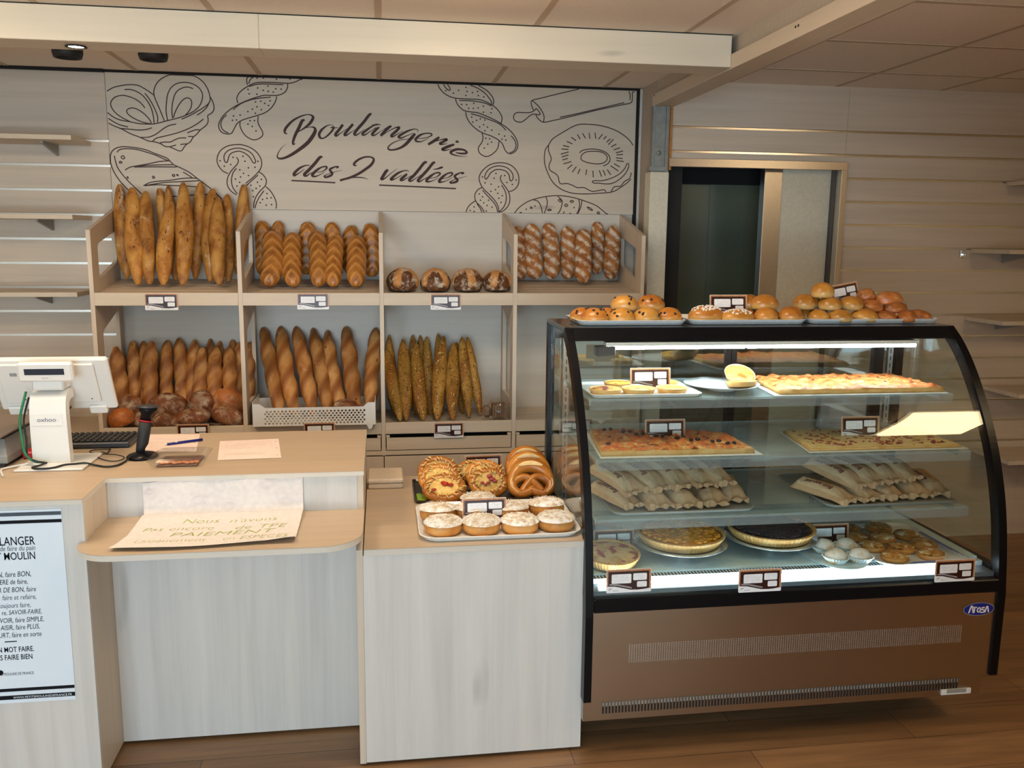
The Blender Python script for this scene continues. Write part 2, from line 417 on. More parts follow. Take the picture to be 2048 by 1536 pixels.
struct(b.build('wall_passage', PASS))
b = MB()
for k in range(5):
    x = 1.69+k*.105; b.box(x, x+.112, 5.0+.006*(k % 2), 5.004+.006*(k % 2), .05, 2.06+.02*k)
b.box(1.60, 2.3, 4.985, 5.02, 2.03, 2.30, 1)
o = thing('strip_curtain', 'dark green plastic strip curtain hanging in the doorway beside the rack', 'curtain', (1.95, 5.0, 0))
b.build('strips', [plain('green_strip_plastic', lin(96, 102, 84), .3, var=.05, vs=2), DARK], o)
# black spots and the lit downlight of the beam, ceiling panels
for i, (x, y) in enumerate(((-1.222, 3.87), (-.893, 3.852))):
    o = thing('ceiling_spotlight', ('black cylinder spotlight below the lit downlight, above the left wall shelves', 'black cylinder spotlight on the ceiling above the heart pastry drawing')[i], 'spotlight', (x, y, ZC), 'black ceiling spots')
    MB().lathe([(.0, 0), (.057, 0), (.057, -.10), (.052, -.118), (.046, -.118), (.044, -.10), (0, -.10)][::-1], (x, y, ZC), 28, 0, True, False).build('housing', BLACKM, o)
    MB().lathe([(.0, -.104), (.042, -.104), (.042, -.101), (0, -.101)], (x, y, ZC), 24, 0, True, False).build('lens', DGREY, o)
o = thing('downlight', 'small lit recessed downlight in the underside of the cross beam', 'light', (-1.099, 3.579, 2.394))
MB().lathe([(.026, .001), (.037, -.001), (.038, -.004), (.030, -.005), (.026, .0)], (-1.099, 3.579, 2.393), 24, 0, True, False).build('ring', BLACKM, o)
MB().lathe([(0, -.0015), (.027, -.0015), (.027, 0), (0, 0)], (-1.099, 3.579, 2.3935), 20, 0, True, False).build('bulb', emit('halogen_glow', (1, .72, .42), 90), o)
sp = bpy.data.lights.new('halogen_beam', 'SPOT'); sp.energy = 22; sp.color = (1, .72, .45); sp.spot_size = 1.9; sp.spot_blend = .6; sp.shadow_soft_size = .025
so = bpy.data.objects.new('halogen_beam', sp); COL.objects.link(so); so.location = (-1.099, 3.579, 2.386)
LAMPM = emit('led_panel_glow', C_LAMP[:3], P_LAMP)
LAMPW = emit('warm_led_panel_glow', (1.0, .72, .40), P_LAMP*1.1)
lamps = [(-1.5, 2.60), (.3, 2.60), (3.29, 1.38)]
for i, (x, y) in enumerate(lamps):
    o = thing('ceiling_light', 'square white ceiling light overhead, %s' % ('above the cash counter', 'above the low counter', 'in front of the glass case')[i], 'light', (x, y, ZC-.012), 'ceiling light panels')
    b = MB(); b.box(x-.3, x+.3, y-.3, y+.3, ZC-.014, ZC-.0035); b.build('frame', WHITEP, o)
    MB().box(x-.28, x+.28, y-.28, y+.28, ZC-.060, ZC-.0145, 0, .008).build('diffuser', LAMPW if x > 2 else LAMPM, o)

# ------------------------------------------------------------------ printed mural panel
DIC = {"D":{"heart_pastry_drawing":[[-1346,2416,-1311,2436,-1255,2449,-1210,2451,-1188,2446,-1155,2427,-1123,2405],[-1121,2403,-1122,2425,-1109,2457,-1085,2483,-1047,2503,-999,2512,-953,2512,-914,2500,-881,2476,-860,2442,-852,2411,-851,2388,-863,2368,-896,2344,-952,2311,-995,2291],[-1123,2405,-1113,2374,-1098,2335,-1079,2281],[-1169,2341,-1190,2366,-1219,2385,-1258,2397,-1289,2396,-1314,2385,-1330,2365,-1330,2342,-1313,2314,-1284,2292,-1243,2271],[-1142,2268,-1154,2290,-1178,2315,-1206,2333,-1230,2339,-1250,2333,-1258,2322,-1249,2305,-1220,2286,-1181,2270,-1142,2264],[-1262,2426,-1239,2428,-1212,2422,-1179,2403,-1153,2370,-1138,2337,-1131,2302,-1129,2268],[-1166,2412,-1149,2390,-1131,2357,-1116,2320,-1110,2295,-1113,2272],[-1063,2283,-1068,2327,-1064,2370,-1055,2413,-1036,2445,-1007,2465,-972,2471,-938,2467,-905,2449,-888,2421,-889,2393,-903,2361,-930,2334,-969,2313,-1009,2297,-1067,2281,-1108,2269,-1142,2263,-1198,2263,-1243,2271,-1293,2279,-1326,2294,-1349,2313],[-1038,2294,-1040,2331,-1034,2371,-1022,2409,-1003,2433,-973,2447,-951,2448,-931,2442],[-1034,2297,-1025,2323,-1006,2358,-985,2384,-965,2396,-948,2391,-941,2374,-947,2348,-962,2325,-980,2307],[-851,2406,-839,2383,-833,2357,-837,2337,-851,2322,-866,2312,-865,2296,-867,2278,-879,2261,-906,2240,-924,2219,-942,2204,-958,2180,-976,2168,-991,2151,-1000,2137,-1015,2134,-1034,2142,-1060,2153,-1080,2154,-1107,2169,-1138,2177,-1163,2180,-1202,2197,-1246,2213,-1287,2235,-1323,2249,-1348,2262],[-1347,2285,-1322,2268,-1294,2255,-1256,2246],[-1298,2238,-1253,2235,-1211,2232,-1172,2235,-1141,2245],[-1199,2196,-1162,2198,-1134,2208,-1110,2223,-1083,2244,-1054,2259,-1022,2266],[-1141,2179,-1120,2195,-1071,2208,-1013,2225,-960,2247,-919,2271,-888,2295],[-1107,2171,-1084,2176,-1056,2177,-1032,2189,-1006,2198,-976,2199],[-970,2224,-947,2234,-926,2241,-906,2240],[-968,2207,-942,2207],[-1007,2166,-976,2170],[-1060,2153,-1028,2163],[-919,2313,-893,2330,-869,2353,-854,2382]],"long_loaf_drawing":[[-1209,1915,-1244,1951,-1271,1979,-1297,2011,-1318,2045,-1327,2080,-1330,2103],[-1271,1933,-1300,1964,-1326,2002,-1343,2039,-1351,2073,-1349,2102,-1340,2124,-1320,2140,-1289,2148,-1247,2147,-1205,2142,-1171,2134,-1135,2119,-1104,2108,-1076,2097,-1060,2080,-1043,2064,-1010,2049,-970,2028,-934,2000,-898,1972,-861,1943,-814,1896],[-1317,2120,-1301,2134,-1267,2139,-1219,2136,-1177,2125,-1135,2112,-1105,2099,-1071,2084],[-1283,2033,-1258,2048,-1221,2056,-1166,2067,-1114,2079,-1065,2084],[-1238,2051,-1181,2058,-1124,2062,-1049,2065],[-1238,2049,-1153,2052,-1030,2054],[-1198,1957,-1174,1970,-1140,1979,-1070,1986,-1012,1996,-969,2000,-931,1999],[-1192,1958,-1143,1967,-1085,1976,-1013,1981,-923,1987],[-1192,1957,-1129,1963,-1072,1961,-985,1959,-939,1956],[-1001,2029,-980,2017,-957,2002],[-1298,2098,-1289,2104,-1281,2095,-1287,2088,-1296,2092,-1298,2098],[-1309,2072,-1302,2076,-1295,2070,-1305,2067,-1309,2072],[-1153,2001,-1147,2006,-1141,1999,-1148,1995,-1153,2001],[-1055,2014,-1046,2016,-1042,2009,-1049,2006,-1055,2014],[-1036,2013,-1029,2016,-1025,2012,-1032,2010],[-1278,1997,-1272,2000,-1270,1994,-1276,1992],[-1060,1907,-1037,1906],[-976,1913,-941,1916],[-900,1918,-874,1919]],"twisted_bread_drawing":[[-658,2515,-667,2495,-664,2469],[-633,2515,-651,2493,-657,2475],[-389,2514,-411,2499,-441,2487,-468,2484,-517,2485,-583,2485,-626,2480,-659,2464,-686,2447,-708,2426,-719,2402,-715,2378],[-656,2462,-624,2472,-584,2477,-485,2476],[-464,2481,-465,2463,-478,2441,-502,2427,-532,2421,-580,2421,-618,2411,-667,2393,-710,2373,-748,2350,-781,2323,-803,2296,-814,2269,-812,2248,-798,2230,-772,2224,-753,2228,-742,2244,-727,2271,-708,2289,-675,2303,-621,2320,-578,2337,-548,2362,-528,2392,-520,2418],[-740,2345,-705,2373,-661,2393,-613,2405,-550,2413],[-773,2319,-793,2299,-803,2275,-800,2253,-787,2238,-768,2229],[-707,2287,-709,2267,-699,2240,-682,2217,-655,2201,-634,2199,-612,2208,-597,2224,-599,2243,-610,2264,-619,2288,-616,2317],[-778,2026,-804,2039,-823,2063,-830,2089,-824,2119,-805,2146,-772,2165,-734,2172,-697,2171,-660,2158,-631,2137,-613,2110,-607,2084,-612,2059,-626,2037,-654,2009,-691,1979],[-781,2081,-790,2084,-795,2101,-791,2123,-770,2143,-740,2153,-711,2154,-679,2145,-655,2128,-643,2107,-638,2088,-644,2081,-653,2087,-664,2107,-682,2125,-706,2137,-727,2139,-755,2130,-769,2115,-776,2093,-781,2081],[-733,2109,-724,2094,-730,2075,-752,2051,-769,2029,-781,2004,-785,1980,-779,1955,-763,1934,-740,1919],[-735,2054,-752,2032,-761,2004,-762,1977,-754,1950,-736,1925],[-628,2022,-655,1998,-689,1966],[-624,2038,-603,2024,-588,2000,-589,1978,-597,1964,-622,1939,-642,1911,-654,1878,-656,1853],[-601,1942,-626,1909,-643,1875,-649,1853],[-591,1964,-567,1940,-547,1904,-540,1874,-543,1852],[306,2505,316,2485,338,2462,367,2446,401,2438,463,2436,521,2435,555,2427,595,2408,622,2388,642,2361,648,2339,642,2315],[336,2506,347,2489,364,2477,371,2482,365,2495,355,2507],[478,2506,515,2493,552,2471,575,2447,590,2426,591,2409],[520,2506,561,2485,587,2461,601,2437,600,2410],[419,2427,481,2427,538,2421,567,2414,591,2404],[399,2438,404,2417,418,2396,446,2376,486,2370,521,2366,564,2351,608,2333,642,2315,680,2290,713,2258,731,2224,734,2196,722,2174,699,2160,679,2164,664,2181,652,2208,631,2229,591,2249,544,2264,507,2285,475,2315,458,2345,453,2369],[481,2361,521,2352,579,2334,622,2319,651,2300,669,2281],[698,2254,717,2230,725,2202,714,2176,690,2164],[541,2263,546,2239,539,2214,523,2191,522,2172,533,2155,557,2143,580,2146,606,2163,626,2188,633,2225],[689,1960,714,1969,735,1990,743,2019,739,2050,724,2078,699,2099,665,2110,628,2111,590,2102,559,2083,535,2056,526,2028,533,1999,551,1971,581,1944,613,1910,631,1877,634,1840],[564,2023,556,2031,562,2054,580,2077,612,2092,646,2094,678,2085,702,2064,711,2041,707,2023,698,2017,692,2028,688,2049,668,2069,638,2076,612,2073,588,2057,575,2036,564,2023],[648,2047,641,2032,647,2012,666,1989,685,1961,694,1933,692,1901,678,1875,656,1856,635,1851],[648,1994,666,1966,674,1935,672,1904,659,1875,637,1854],[544,1965,570,1938,602,1905,621,1877,627,1848],[541,1979,520,1968,505,1947,503,1924,512,1901,533,1881,549,1860,556,1841],[515,1891,533,1868,544,1841],[507,1909,480,1890,462,1867,454,1841]],"rolling_pin_drawing":[[1063,2506,966,2482,862,2454,809,2439,806,2418,817,2389],[809,2439,839,2416,863,2387,876,2358,873,2329],[832,2399,818,2385,794,2376,760,2375,732,2375,715,2366,710,2349,717,2333,736,2326,757,2328,777,2342,798,2360,819,2369,853,2367,848,2383,832,2399],[831,2366,843,2347,873,2329,934,2341,1038,2367,1178,2403,1319,2435,1347,2441,1361,2455,1361,2501],[963,2357,1038,2374,1178,2409,1318,2444],[1341,2504,1349,2484,1348,2458],[1361,2501,1373,2502]],"doughnut_drawing":[[1374,2220,1350,2250,1306,2281,1252,2305,1180,2321,1109,2325,1067,2322,1032,2309,987,2283,949,2260,921,2239,904,2212,887,2188,881,2155,883,2115,896,2075,918,2031,947,1998,990,1972,1047,1957,1118,1955,1190,1960,1262,1968,1308,1991,1347,2019,1369,2040],[903,2209,903,2182,912,2159,919,2136,910,2112,907,2095,917,2075,946,2059,960,2042,964,2022,975,2007,1010,2009,1039,2000,1068,1988,1103,1989,1129,1978,1154,1969,1189,1975,1218,1979,1229,1967],[1258,1970,1275,1996,1311,2001,1332,2026,1360,2043,1370,2074],[1084,2146,1088,2163,1113,2179,1148,2183,1195,2181,1223,2166,1231,2146,1217,2127,1186,2117,1143,2119,1103,2128,1085,2139,1084,2146],[1074,2173,1095,2188,1141,2195,1184,2192,1220,2180,1242,2160,1246,2136,1232,2117,1209,2107],[1149,2022,1163,2027,1206,2028,1259,2043,1302,2066,1330,2094,1343,2121,1353,2118,1351,2098,1331,2063,1296,2032,1260,2014,1224,2011,1188,2014,1160,2014,1149,2022],[1061,2270,1077,2245],[1089,2277,1106,2251],[1126,2280,1131,2249],[1158,2282,1164,2250],[1201,2275,1179,2248],[1223,2265,1207,2248],[1246,2252,1224,2233],[1263,2250,1234,2220],[1280,2225,1251,2209],[1301,2205,1266,2194],[1319,2189,1279,2178],[1319,2171,1282,2167],[1318,2149,1280,2151],[1325,2132,1283,2138],[1303,2103,1270,2120],[1296,2081,1251,2109],[1253,2060,1232,2088],[1223,2055,1209,2085],[1202,2049,1188,2083],[1155,2044,1152,2080],[1113,2056,1117,2086],[1068,2061,1080,2089],[1037,2070,1059,2100],[1009,2087,1037,2110],[987,2113,1031,2126],[981,2133,1011,2143],[976,2149,1014,2161],[971,2164,1015,2177],[974,2191,1013,2190],[983,2210,1018,2203],[1003,2232,1035,2219],[1027,2254,1054,2237]],"round_loaf_drawing":[[719,1840,738,1869,773,1897,815,1918,885,1936,948,1943,1005,1941,1069,1929,1119,1914,1174,1894,1210,1869,1244,1842],[825,1918,846,1913,861,1895,872,1864,874,1840],[893,1934,901,1912,898,1882,883,1841],[959,1939,982,1919,983,1897,974,1866,959,1842],[1076,1925,1082,1902,1078,1871,1064,1841],[1094,1921,1090,1888,1071,1841],[961,1919,970,1924,979,1915,973,1910,961,1919],[997,1892,1006,1899,1016,1892,1006,1885,997,1892],[1027,1914,1039,1919,1048,1914,1039,1908,1027,1914],[902,1866,914,1870,925,1866,912,1862,902,1866],[1124,1885,1142,1880,1156,1867,1138,1872,1124,1885],[1180,1855,1189,1860,1197,1853,1189,1848,1180,1855],[806,1877,813,1881,818,1875,811,1872,806,1877],[989,1842,998,1859],[747,1842,761,1851]]},"dots":[-615,2504,-584,2506,-519,2502,-451,2507,-614,2456,-662,2447,-563,2467,-524,2455,-497,2454,-587,2445,-562,2441,-537,2438,-657,2426,-619,2425,-627,2387,-601,2391,-582,2381,-554,2395,-563,2371,-621,2363,-644,2351,-600,2349,-667,2338,-630,2331,-739,2314,-706,2320,-745,2293,-725,2295,-658,2293,-636,2294,-669,2276,-648,2265,-630,2243,-815,2090,-750,2108,-700,2115,-691,2090,-763,2072,-795,2063,-626,2091,-642,2061,-675,2057,-719,2046,-701,2029,-676,2018,-716,2010,-742,1999,-722,1983,-736,1964,-612,2000,-632,1985,-666,1969,-621,1966,-640,1954,-658,1942,-656,1911,-586,1928,-610,1898,-587,1904,-566,1907,-622,1881,-592,1869,-565,1872,348,2475,388,2463,415,2478,454,2495,460,2474,489,2469,516,2476,454,2453,520,2455,549,2449,431,2407,458,2407,496,2415,469,2388,494,2389,519,2392,547,2402,593,2390,548,2371,588,2369,485,2344,491,2319,511,2328,531,2336,556,2331,549,2307,528,2295,556,2276,570,2295,593,2280,632,2260,663,2251,669,2230,648,2234,561,2237,582,2235,592,2218,572,2207,553,2186,617,2055,665,2045,544,2035,607,2029,558,2004,591,1998,632,1985,615,1969,590,1960,728,2023,677,2008,707,1998,628,1950,653,1938,634,1924,646,1902,527,1945,545,1930,534,1912,552,1898,578,1913,570,1885,597,1876,566,1855,499,1876,478,1857,499,1852,785,1868,833,1885,1051,1881,1030,1849,754,1847],"L":[[-472,2233,3,-484,2236,9,-485,2252,13,-468,2276,13,-437,2304,10,-396,2325,7,-363,2332,5,-344,2326,10,-341,2315,14,-356,2290,14,-381,2268,10,-417,2244,4],[-383,2303,7,-396,2300,15,-414,2264,16,-434,2226,15,-446,2191,12,-443,2181,9,-434,2187,2],[-417,2243,2,-384,2263,4,-356,2270,4,-337,2268,10,-331,2253,16,-344,2226,19,-372,2190,19,-414,2156,17,-456,2128,15,-489,2112,12,-514,2107,10,-527,2114,7,-524,2132,5,-506,2160,3,-481,2182,1],[-238,2284,2,-266,2281,5,-294,2262,11,-311,2238,14,-308,2219,12,-292,2215,7,-267,2231,9,-244,2256,10,-236,2272,9,-244,2276,4],[-252,2272,7,-239,2268,5,-216,2271,3],[-189,2287,13,-208,2262,14,-228,2237,14,-223,2229,9,-198,2246,4,-161,2271,2],[-137,2291,13,-159,2266,14,-181,2238,14,-173,2233,8,-148,2250,4,-128,2264,2],[-41,2347,9,-55,2337,14,-83,2301,15,-114,2267,15,-131,2242,14,-121,2236,8,-98,2251,4,-78,2268,2],[0,2292,3,-31,2286,7,-67,2263,12,-90,2243,12,-79,2237,8,-51,2255,4,-17,2278,3],[6,2290,4,-13,2294,5,-41,2285,8],[0,2278,6,-14,2270,13,-34,2250,14,-39,2239,12,-25,2238,7,6,2259,3,34,2277,2],[62,2287,9,45,2277,15,22,2254,15,5,2235,13],[11,2235,2,48,2261,4,84,2279,6,102,2280,12,87,2262,14,61,2239,13,67,2232,8,95,2248,4,123,2263,2],[197,2259,2,200,2270,4,180,2274,5,146,2263,10,115,2246,12,98,2232,12,112,2227,8,146,2241,4,174,2253,3],[185,2251,13,165,2228,16,137,2197,16,106,2176,12,69,2165,9,46,2167,9,45,2181,7,69,2201,5,106,2216,4,145,2222,3,182,2228,2],[191,2226,2,225,2228,4,259,2237,5,273,2247,8,265,2254,7,236,2253,7,208,2242,12,188,2223,13,193,2212,10,219,2212,5,259,2230,2],[313,2237,9,299,2226,15,273,2209,15,253,2197,12],[273,2206,2,304,2218,4,338,2227,7,353,2225,12,333,2213,13,316,2204,12,324,2199,7,356,2205,2],[393,2201,10,367,2192,15,338,2180,15,328,2173,12,344,2169,7,378,2178,2],[417,2212,4,407,2216,12,399,2212,7],[399,2159,4,424,2155,9,453,2156,10,459,2163,10,442,2174,10,407,2176,13,376,2164,14,376,2153,10,401,2144,6,436,2140,3,462,2142,1],[-364,2076,4,-389,2074,7,-420,2058,12,-445,2033,14,-443,2023,11,-420,2036,5,-392,2056,3],[-297,2120,7,-311,2118,14,-337,2087,16,-368,2054,16,-393,2029,15,-382,2022,9,-360,2037,4,-332,2046,2],[-327,2041,3,-299,2047,4,-279,2061,8,-279,2071,9,-301,2069,7,-329,2052,13,-352,2029,15,-344,2020,10,-322,2025,5,-288,2044,2],[-227,2065,7,-217,2072,7,-232,2072,7,-260,2059,12,-257,2048,12,-249,2037,11,-258,2026,12,-283,2017,10,-291,2022,8,-277,2031,4,-238,2045,3,-196,2056,1],[-121,2081,3,-135,2082,10,-134,2092,12,-112,2111,11,-78,2125,9,-47,2125,8,-33,2113,12,-45,2088,14,-76,2063,14,-116,2037,13,-161,2017,12,-211,2003,9],[-209,2002,12,-183,2011,10,-150,2018,6,-111,2020,6,-83,2017,4,-63,2009,1],[-460,1997,7,-350,1994,7,-235,1990,7],[42,2061,10,31,2054,16,14,2028,16,5,2014,13,16,2013,8,45,2035,4,73,2057,3,90,2069,1],[150,2053,2,144,2060,4,121,2058,6,90,2044,12,59,2018,14,58,2011,11,78,2016,5,113,2036,3],[141,2043,10,124,2028,15,107,2013,13,115,2008,8,144,2023,4,169,2037,2],[247,2105,9,232,2102,14,207,2071,15,178,2037,15,152,2012,14,163,2006,8,186,2021,4,218,2041,2],[291,2105,9,278,2101,14,252,2069,15,221,2035,15,198,2010,14,209,2005,8,232,2019,4,255,2030,2],[263,2022,3,292,2028,4,315,2044,8,312,2052,9,289,2049,8,261,2030,14,243,2011,14,252,2004,9,280,2011,4,309,2026,2],[329,2021,3,358,2028,4,381,2044,8,378,2053,9,355,2049,8,329,2030,14,311,2009,14,318,2003,9,347,2010,4,384,2030,2],[430,2048,7,443,2054,7,424,2054,7,396,2039,12,398,2028,12,410,2016,11,401,2006,12,375,2000,9,370,2005,7,390,2016,4,424,2028,3,462,2037,1],[332,2082,6,321,2079,11,301,2072,7,278,2069,2],[-7,1982,7,200,1977,7,401,1971,7]]}
mu = thing('mural_panel', 'pale wood panel printed with brown bread drawings and shop name lettering', 'sign', (0, 4.82, 1.847))
MB().box(-1.352, 1.3855, 4.812, 4.827, 1.847, 2.5075, 0).build('panel', W_MURAL, mu)
def ribbon(b, pts, wid, y=4.8112, m=0):
    P = [Vector((a[0], a[1])) for a in pts]; L = []
    for i, p in enumerate(P):
        t = P[min(i+1, len(P)-1)]-P[max(i-1, 0)]
        t = t.normalized() if t.length > 1e-9 else Vector((1, 0)); nrm = Vector((-t.y, t.x)); h = (wid[i] if isinstance(wid, list) else wid)/2
        L.append((p+nrm*h, p-nrm*h))
    v = []; F = []
    for i, (a, c) in enumerate(L):
        v += [(a.x, y, a.y), (c.x, y, c.y)]
        if i: F.append((2*i-2, 2*i-1, 2*i+1, 2*i))
    b.add(v, F, m)
def clampz(p): return (min(max(p[0], -1.350), 1.3835), min(max(p[1], 1.849), 2.5055))
for nm, sts in DIC['D'].items():
    b = MB(); cur = 0
    for j, s in enumerate(sts):
        if nm == 'twisted_bread_drawing' and j in (8, 16, 25): b.build(nm, PRINT, mu); b = MB()
        P = [Vector((s[i]/1000, s[i+1]/1000)) for i in range(0, len(s), 2)]
        ribbon(b, [clampz(q) for q in catmull([(p.x, p.y, 0) for p in P], 4)], .0052, 4.8112-.00002*j)
    if nm == 'twisted_bread_drawing':
        b.build(nm, PRINT, mu); b = MB(); nm = 'seed_dots'; d = DIC['dots']
        for i in range(0, len(d), 2):
            x, z = clampz((d[i]/1000, d[i+1]/1000)); b.add([(x+.0046*math.cos(a*PI/3), 4.8112, z+.0042*math.sin(a*PI/3)) for a in range(6)], [tuple(range(6))])
    o = b.build(nm, PRINT, mu)
    if nm == 'seed_dots': o['kind'] = 'stuff'
b = MB()
for j, s in enumerate(DIC['L']):
    P = [(s[i]/1000, s[i+1]/1000, s[i+2]/1000) for i in range(0, len(s), 3)]; Q = catmull(P, 5)
    ribbon(b, [(q.x, q.y) for q in Q], [max(q.z, .0015) for q in Q], 4.8110-.00002*j)
b.build('lettering', PRINT, mu)

# ------------------------------------------------------------------ wall shelves left and right
def wall_shelf(label, x0, x1, yw, depth, z, grp, br):
    o = thing('wall_shelf', label, 'shelf', ((x0+x1)/2, yw, z-.02), grp)
    MB().box(x0, x1, yw-depth, yw-.002, z-.022, z, 0, .001).build('board', W_SHELF, o)
    for x in br:
        b = MB(); b.add([(x-.006, yw-.002, z-.022), (x-.006, yw-depth*.72, z-.022), (x-.006, yw-depth*.72, z-.032), (x-.006, yw-.002, z-.075),
                         (x+.006, yw-.002, z-.022), (x+.006, yw-depth*.72, z-.022), (x+.006, yw-depth*.72, z-.032), (x+.006, yw-.002, z-.075)],
                        [(0, 1, 2, 3), (7, 6, 5, 4), (0, 4, 5, 1), (1, 5, 6, 2), (2, 6, 7, 3), (3, 7, 4, 0)])
        b.build('bracket', GREYP, o)
    return o
names = ('highest', 'second from top', 'third from top', 'lowest')
for i, (z, x1) in enumerate(((2.170, -1.438), (1.802, -1.457), (1.432, -1.46), (1.075, -1.48))):
    o = wall_shelf('pale wood wall shelf left of the bread rack, %s of the four' % names[i], -2.58, x1, 4.81, .292, z, 'left wall shelves', (-2.4, x1-.16-.03*i))
    if i in (1, 2):
        MB().box(x1-.45-.1*i, x1-.26-.06*i, 4.514, 4.517, z-.045, z, 0).build('label_holder', FILM, o)
names = ('highest', 'second from top', 'third from top', 'fourth from top', 'lowest')
for i, (z, x0) in enumerate(((2.046, 3.43), (1.678, 3.253), (1.302, 3.256), (.905, 3.40), (.535, 3.38))):
    wall_shelf('pale wood wall shelf beyond the glass case, %s of the five' % names[i], x0, 4.62, YR, .315, z, 'right wall shelves', (x0+.20, 4.4))
b = MB(); b.box(3.19, 3.222, 4.515, 4.524, 1.63, 1.672, 0, .002); b.box(3.199, 3.213, 4.49, 4.515, 1.64, 1.652, 0, .002)
tag(b.build('wall_hook', plain('chrome', (.8, .8, .8, 1), .12, 1)), 'small chrome hook bracket clipped in the slat wall groove', 'hook')

# ================================================================== BREAD RACK
YF0 = 4.355
UP = [-1.352, -.681, -.012, .650, 1.306]; UT = .0195
rack = thing('bread_rack', 'pale wood four-bay bread rack standing below the printed mural', 'bread rack', (0, 4.59, .62))
outer = [(YF0, .622), (4.808, .622), (4.808, 1.845), (YF0, 1.731)]
def soft(P, r=.025):
    o = []
    n = len(P)
    for i in range(n):
        a, p, c = Vector(P[i-1]), Vector(P[i]), Vector(P[(i+1) % n])
        d1 = (a-p).normalized()*r; d2 = (c-p).normalized()*r
        for k in range(5):
            t = k/4; o.append(tuple((p+d1)*(1-t)**2 + 2*p*t*(1-t) + (p+d2)*t*t))
    return o
cutU = soft([(4.452, 1.666), (4.752, 1.728), (4.752, 1.572), (4.452, 1.498)])
cutL = soft([(4.452, 1.25), (4.728, 1.335), (4.728, .885), (4.452, .885)])
for i, x in enumerate(UP):
    MB().poly(outer, (x, 0, 0), (0, 1, 0), (0, 0, 1), UT, [cutU, cutL]).build('side_panel', W_SIDEY if 0 else W_SIDE, rack)
MB().box(-1.332, 1.306, 4.800, 4.8075, .735, 1.845).build('back_panel', W_BACK, rack)
for i in range(4):
    x0, x1 = UP[i]+UT+.0005, UP[i+1]-.0005
    # sloping slatted upper shelf: z rises towards the wall
    b = MB(); sl = .06/.465
    ys = [4.372, 4.405, 4.412, 4.478, 4.485, 4.551, 4.558, 4.624, 4.631, 4.797]
    def slab(ya, yb, xa, xb):
        za, zb = 1.428+(ya-YF0)*sl, 1.428+(yb-YF0)*sl
        b.add([(xa, ya, za-.016), (xb, ya, za-.016), (xb, yb, zb-.016), (xa, yb, zb-.016), (xa, ya, za), (xb, ya, za), (xb, yb, zb), (xa, yb, zb)],
              [(3, 2, 1, 0), (4, 5, 6, 7), (0, 1, 5, 4), (1, 2, 6, 5), (2, 3, 7, 6), (3, 0, 4, 7)])
    for k in range(0, 10, 2): slab(ys[k], ys[k+1], x0+.07, x1-.07)
    slab(4.372, 4.797, x0, x0+.07); slab(4.372, 4.797, x1-.07, x1)
    b.build('shelf', W_SHELF, rack)
    MB().box(x0, x1, YF0-.002, YF0+.016, 1.380, 1.441, 0, .001).build('shelf_lip', W_SHELF, rack)
    b = MB()
    for k in range(5): b.box(x0, x1, 4.373+.086*k, 4.373+.086*k+.079, .755, .771)
    b.build('shelf', W_SHELF, rack)
    MB().box(x0, x1, YF0-.002, YF0+.016, .733, .791, 0, .001).build('shelf_lip', W_SHELF, rack)
    b = MB(); b.box(x0+.004, x1-.004, YF0-.001, YF0+.016, .650, .711, 0, .001)
    dr = b.build('drawer', W_SHELF, rack)
    MB().box(x0, x1, 4.43, 4.45, .624, .733).build('drawer_recess', DARK, rack)
    b = MB()
    for x in (x0+.003, x1-.021): b.box(x, x+.018, YF0+.004, YF0+.03, .7135, .7265)
    b.build('drawer_rail', W_SHELF, rack)
cab = thing('base_cabinet', 'low wood cabinet with plain doors under the bread rack', 'cabinet', (0, 4.59, 0))
MB().box(-1.352, 1.3255, 4.372, 4.80, .0, .612).build('carcass', DARK, cab)
MB().box(-1.352, 1.3255, YF0-.001, 4.80, .6245, .646).build('top_rail', W_SHELF, rack)
for x0, x1 in ((-1.352, -.673), (-.669, -.003), (.001, .656), (.660, 1.3255)):
    MB().box(x0, x1, YF0, 4.3715, .02, .617, 0, .001).build('door', W_SIDE, cab)
lc = thing('side_cabinet', 'low wood cabinet top beside the rack behind the cash counter', 'cabinet', (-2.1, 4.6, 0))
MB().box(-2.6, -1.375, 4.44, 4.79, .0, .74).build('carcass', W_SIDE, lc); MB().box(-2.6, -1.372, 4.40, 4.79, .741, .765, 0, .001).build('top', W_TOP, lc)

# ================================================================== COUNTERS
ct = thing('cash_counter', 'pale wood cash counter with raised worktop and recessed front', 'counter', (-.7, 3.1, 0))
b = MB(); b.box(-2.2, -.8905, 2.67, 2.688, .012, .9235, 0, .0006)
b.build('front_panel', W_FRONT, ct)
MB().box(-.9085, -.8905, 2.6885, 2.90, .012, .9235).build('return_panel', W_SIDE, ct)
MB().box(-.8900, -.0925, 2.90, 2.918, .012, .9235).build('recessed_panel', W_FRONT, ct)
MB().poly([(2.672, .008), (3.52, .008), (3.52, .9235), (2.90, .9235), (2.90, .786), (2.672, .742)], (-.092, 0, 0), (0, 1, 0), (0, 0, 1), .020).build('end_panel', W_SIDE, ct)
MB().box(-2.2, -.11, 3.50, 3.515, .012, .9235).build('rear_panel', W_SIDE, ct)
top = [(-2.2, 2.662), (-.889, 2.662), (-.889, 2.892), (-.069, 2.892), (-.069, 3.532), (-2.2, 3.532)]
MB().poly(top, (0, 0, .9385), (1, 0, 0), (0, 1, 0), .0015).build('worktop', W_TOP, ct)
MB().poly(top, (0, 0, .924), (1, 0, 0), (0, 1, 0), .0143).build('edge_band', W_EDGE, ct)
r = .12
led = [(-.070, 2.8995), (-.8895, 2.8995), (-.8895, 2.669)]
led += [(-.905, 2.655)] + [(-.785+.12*math.cos(math.radians(180+a)), 2.66+.118*math.sin(math.radians(180+a))) for a in range(0, 91, 9)]
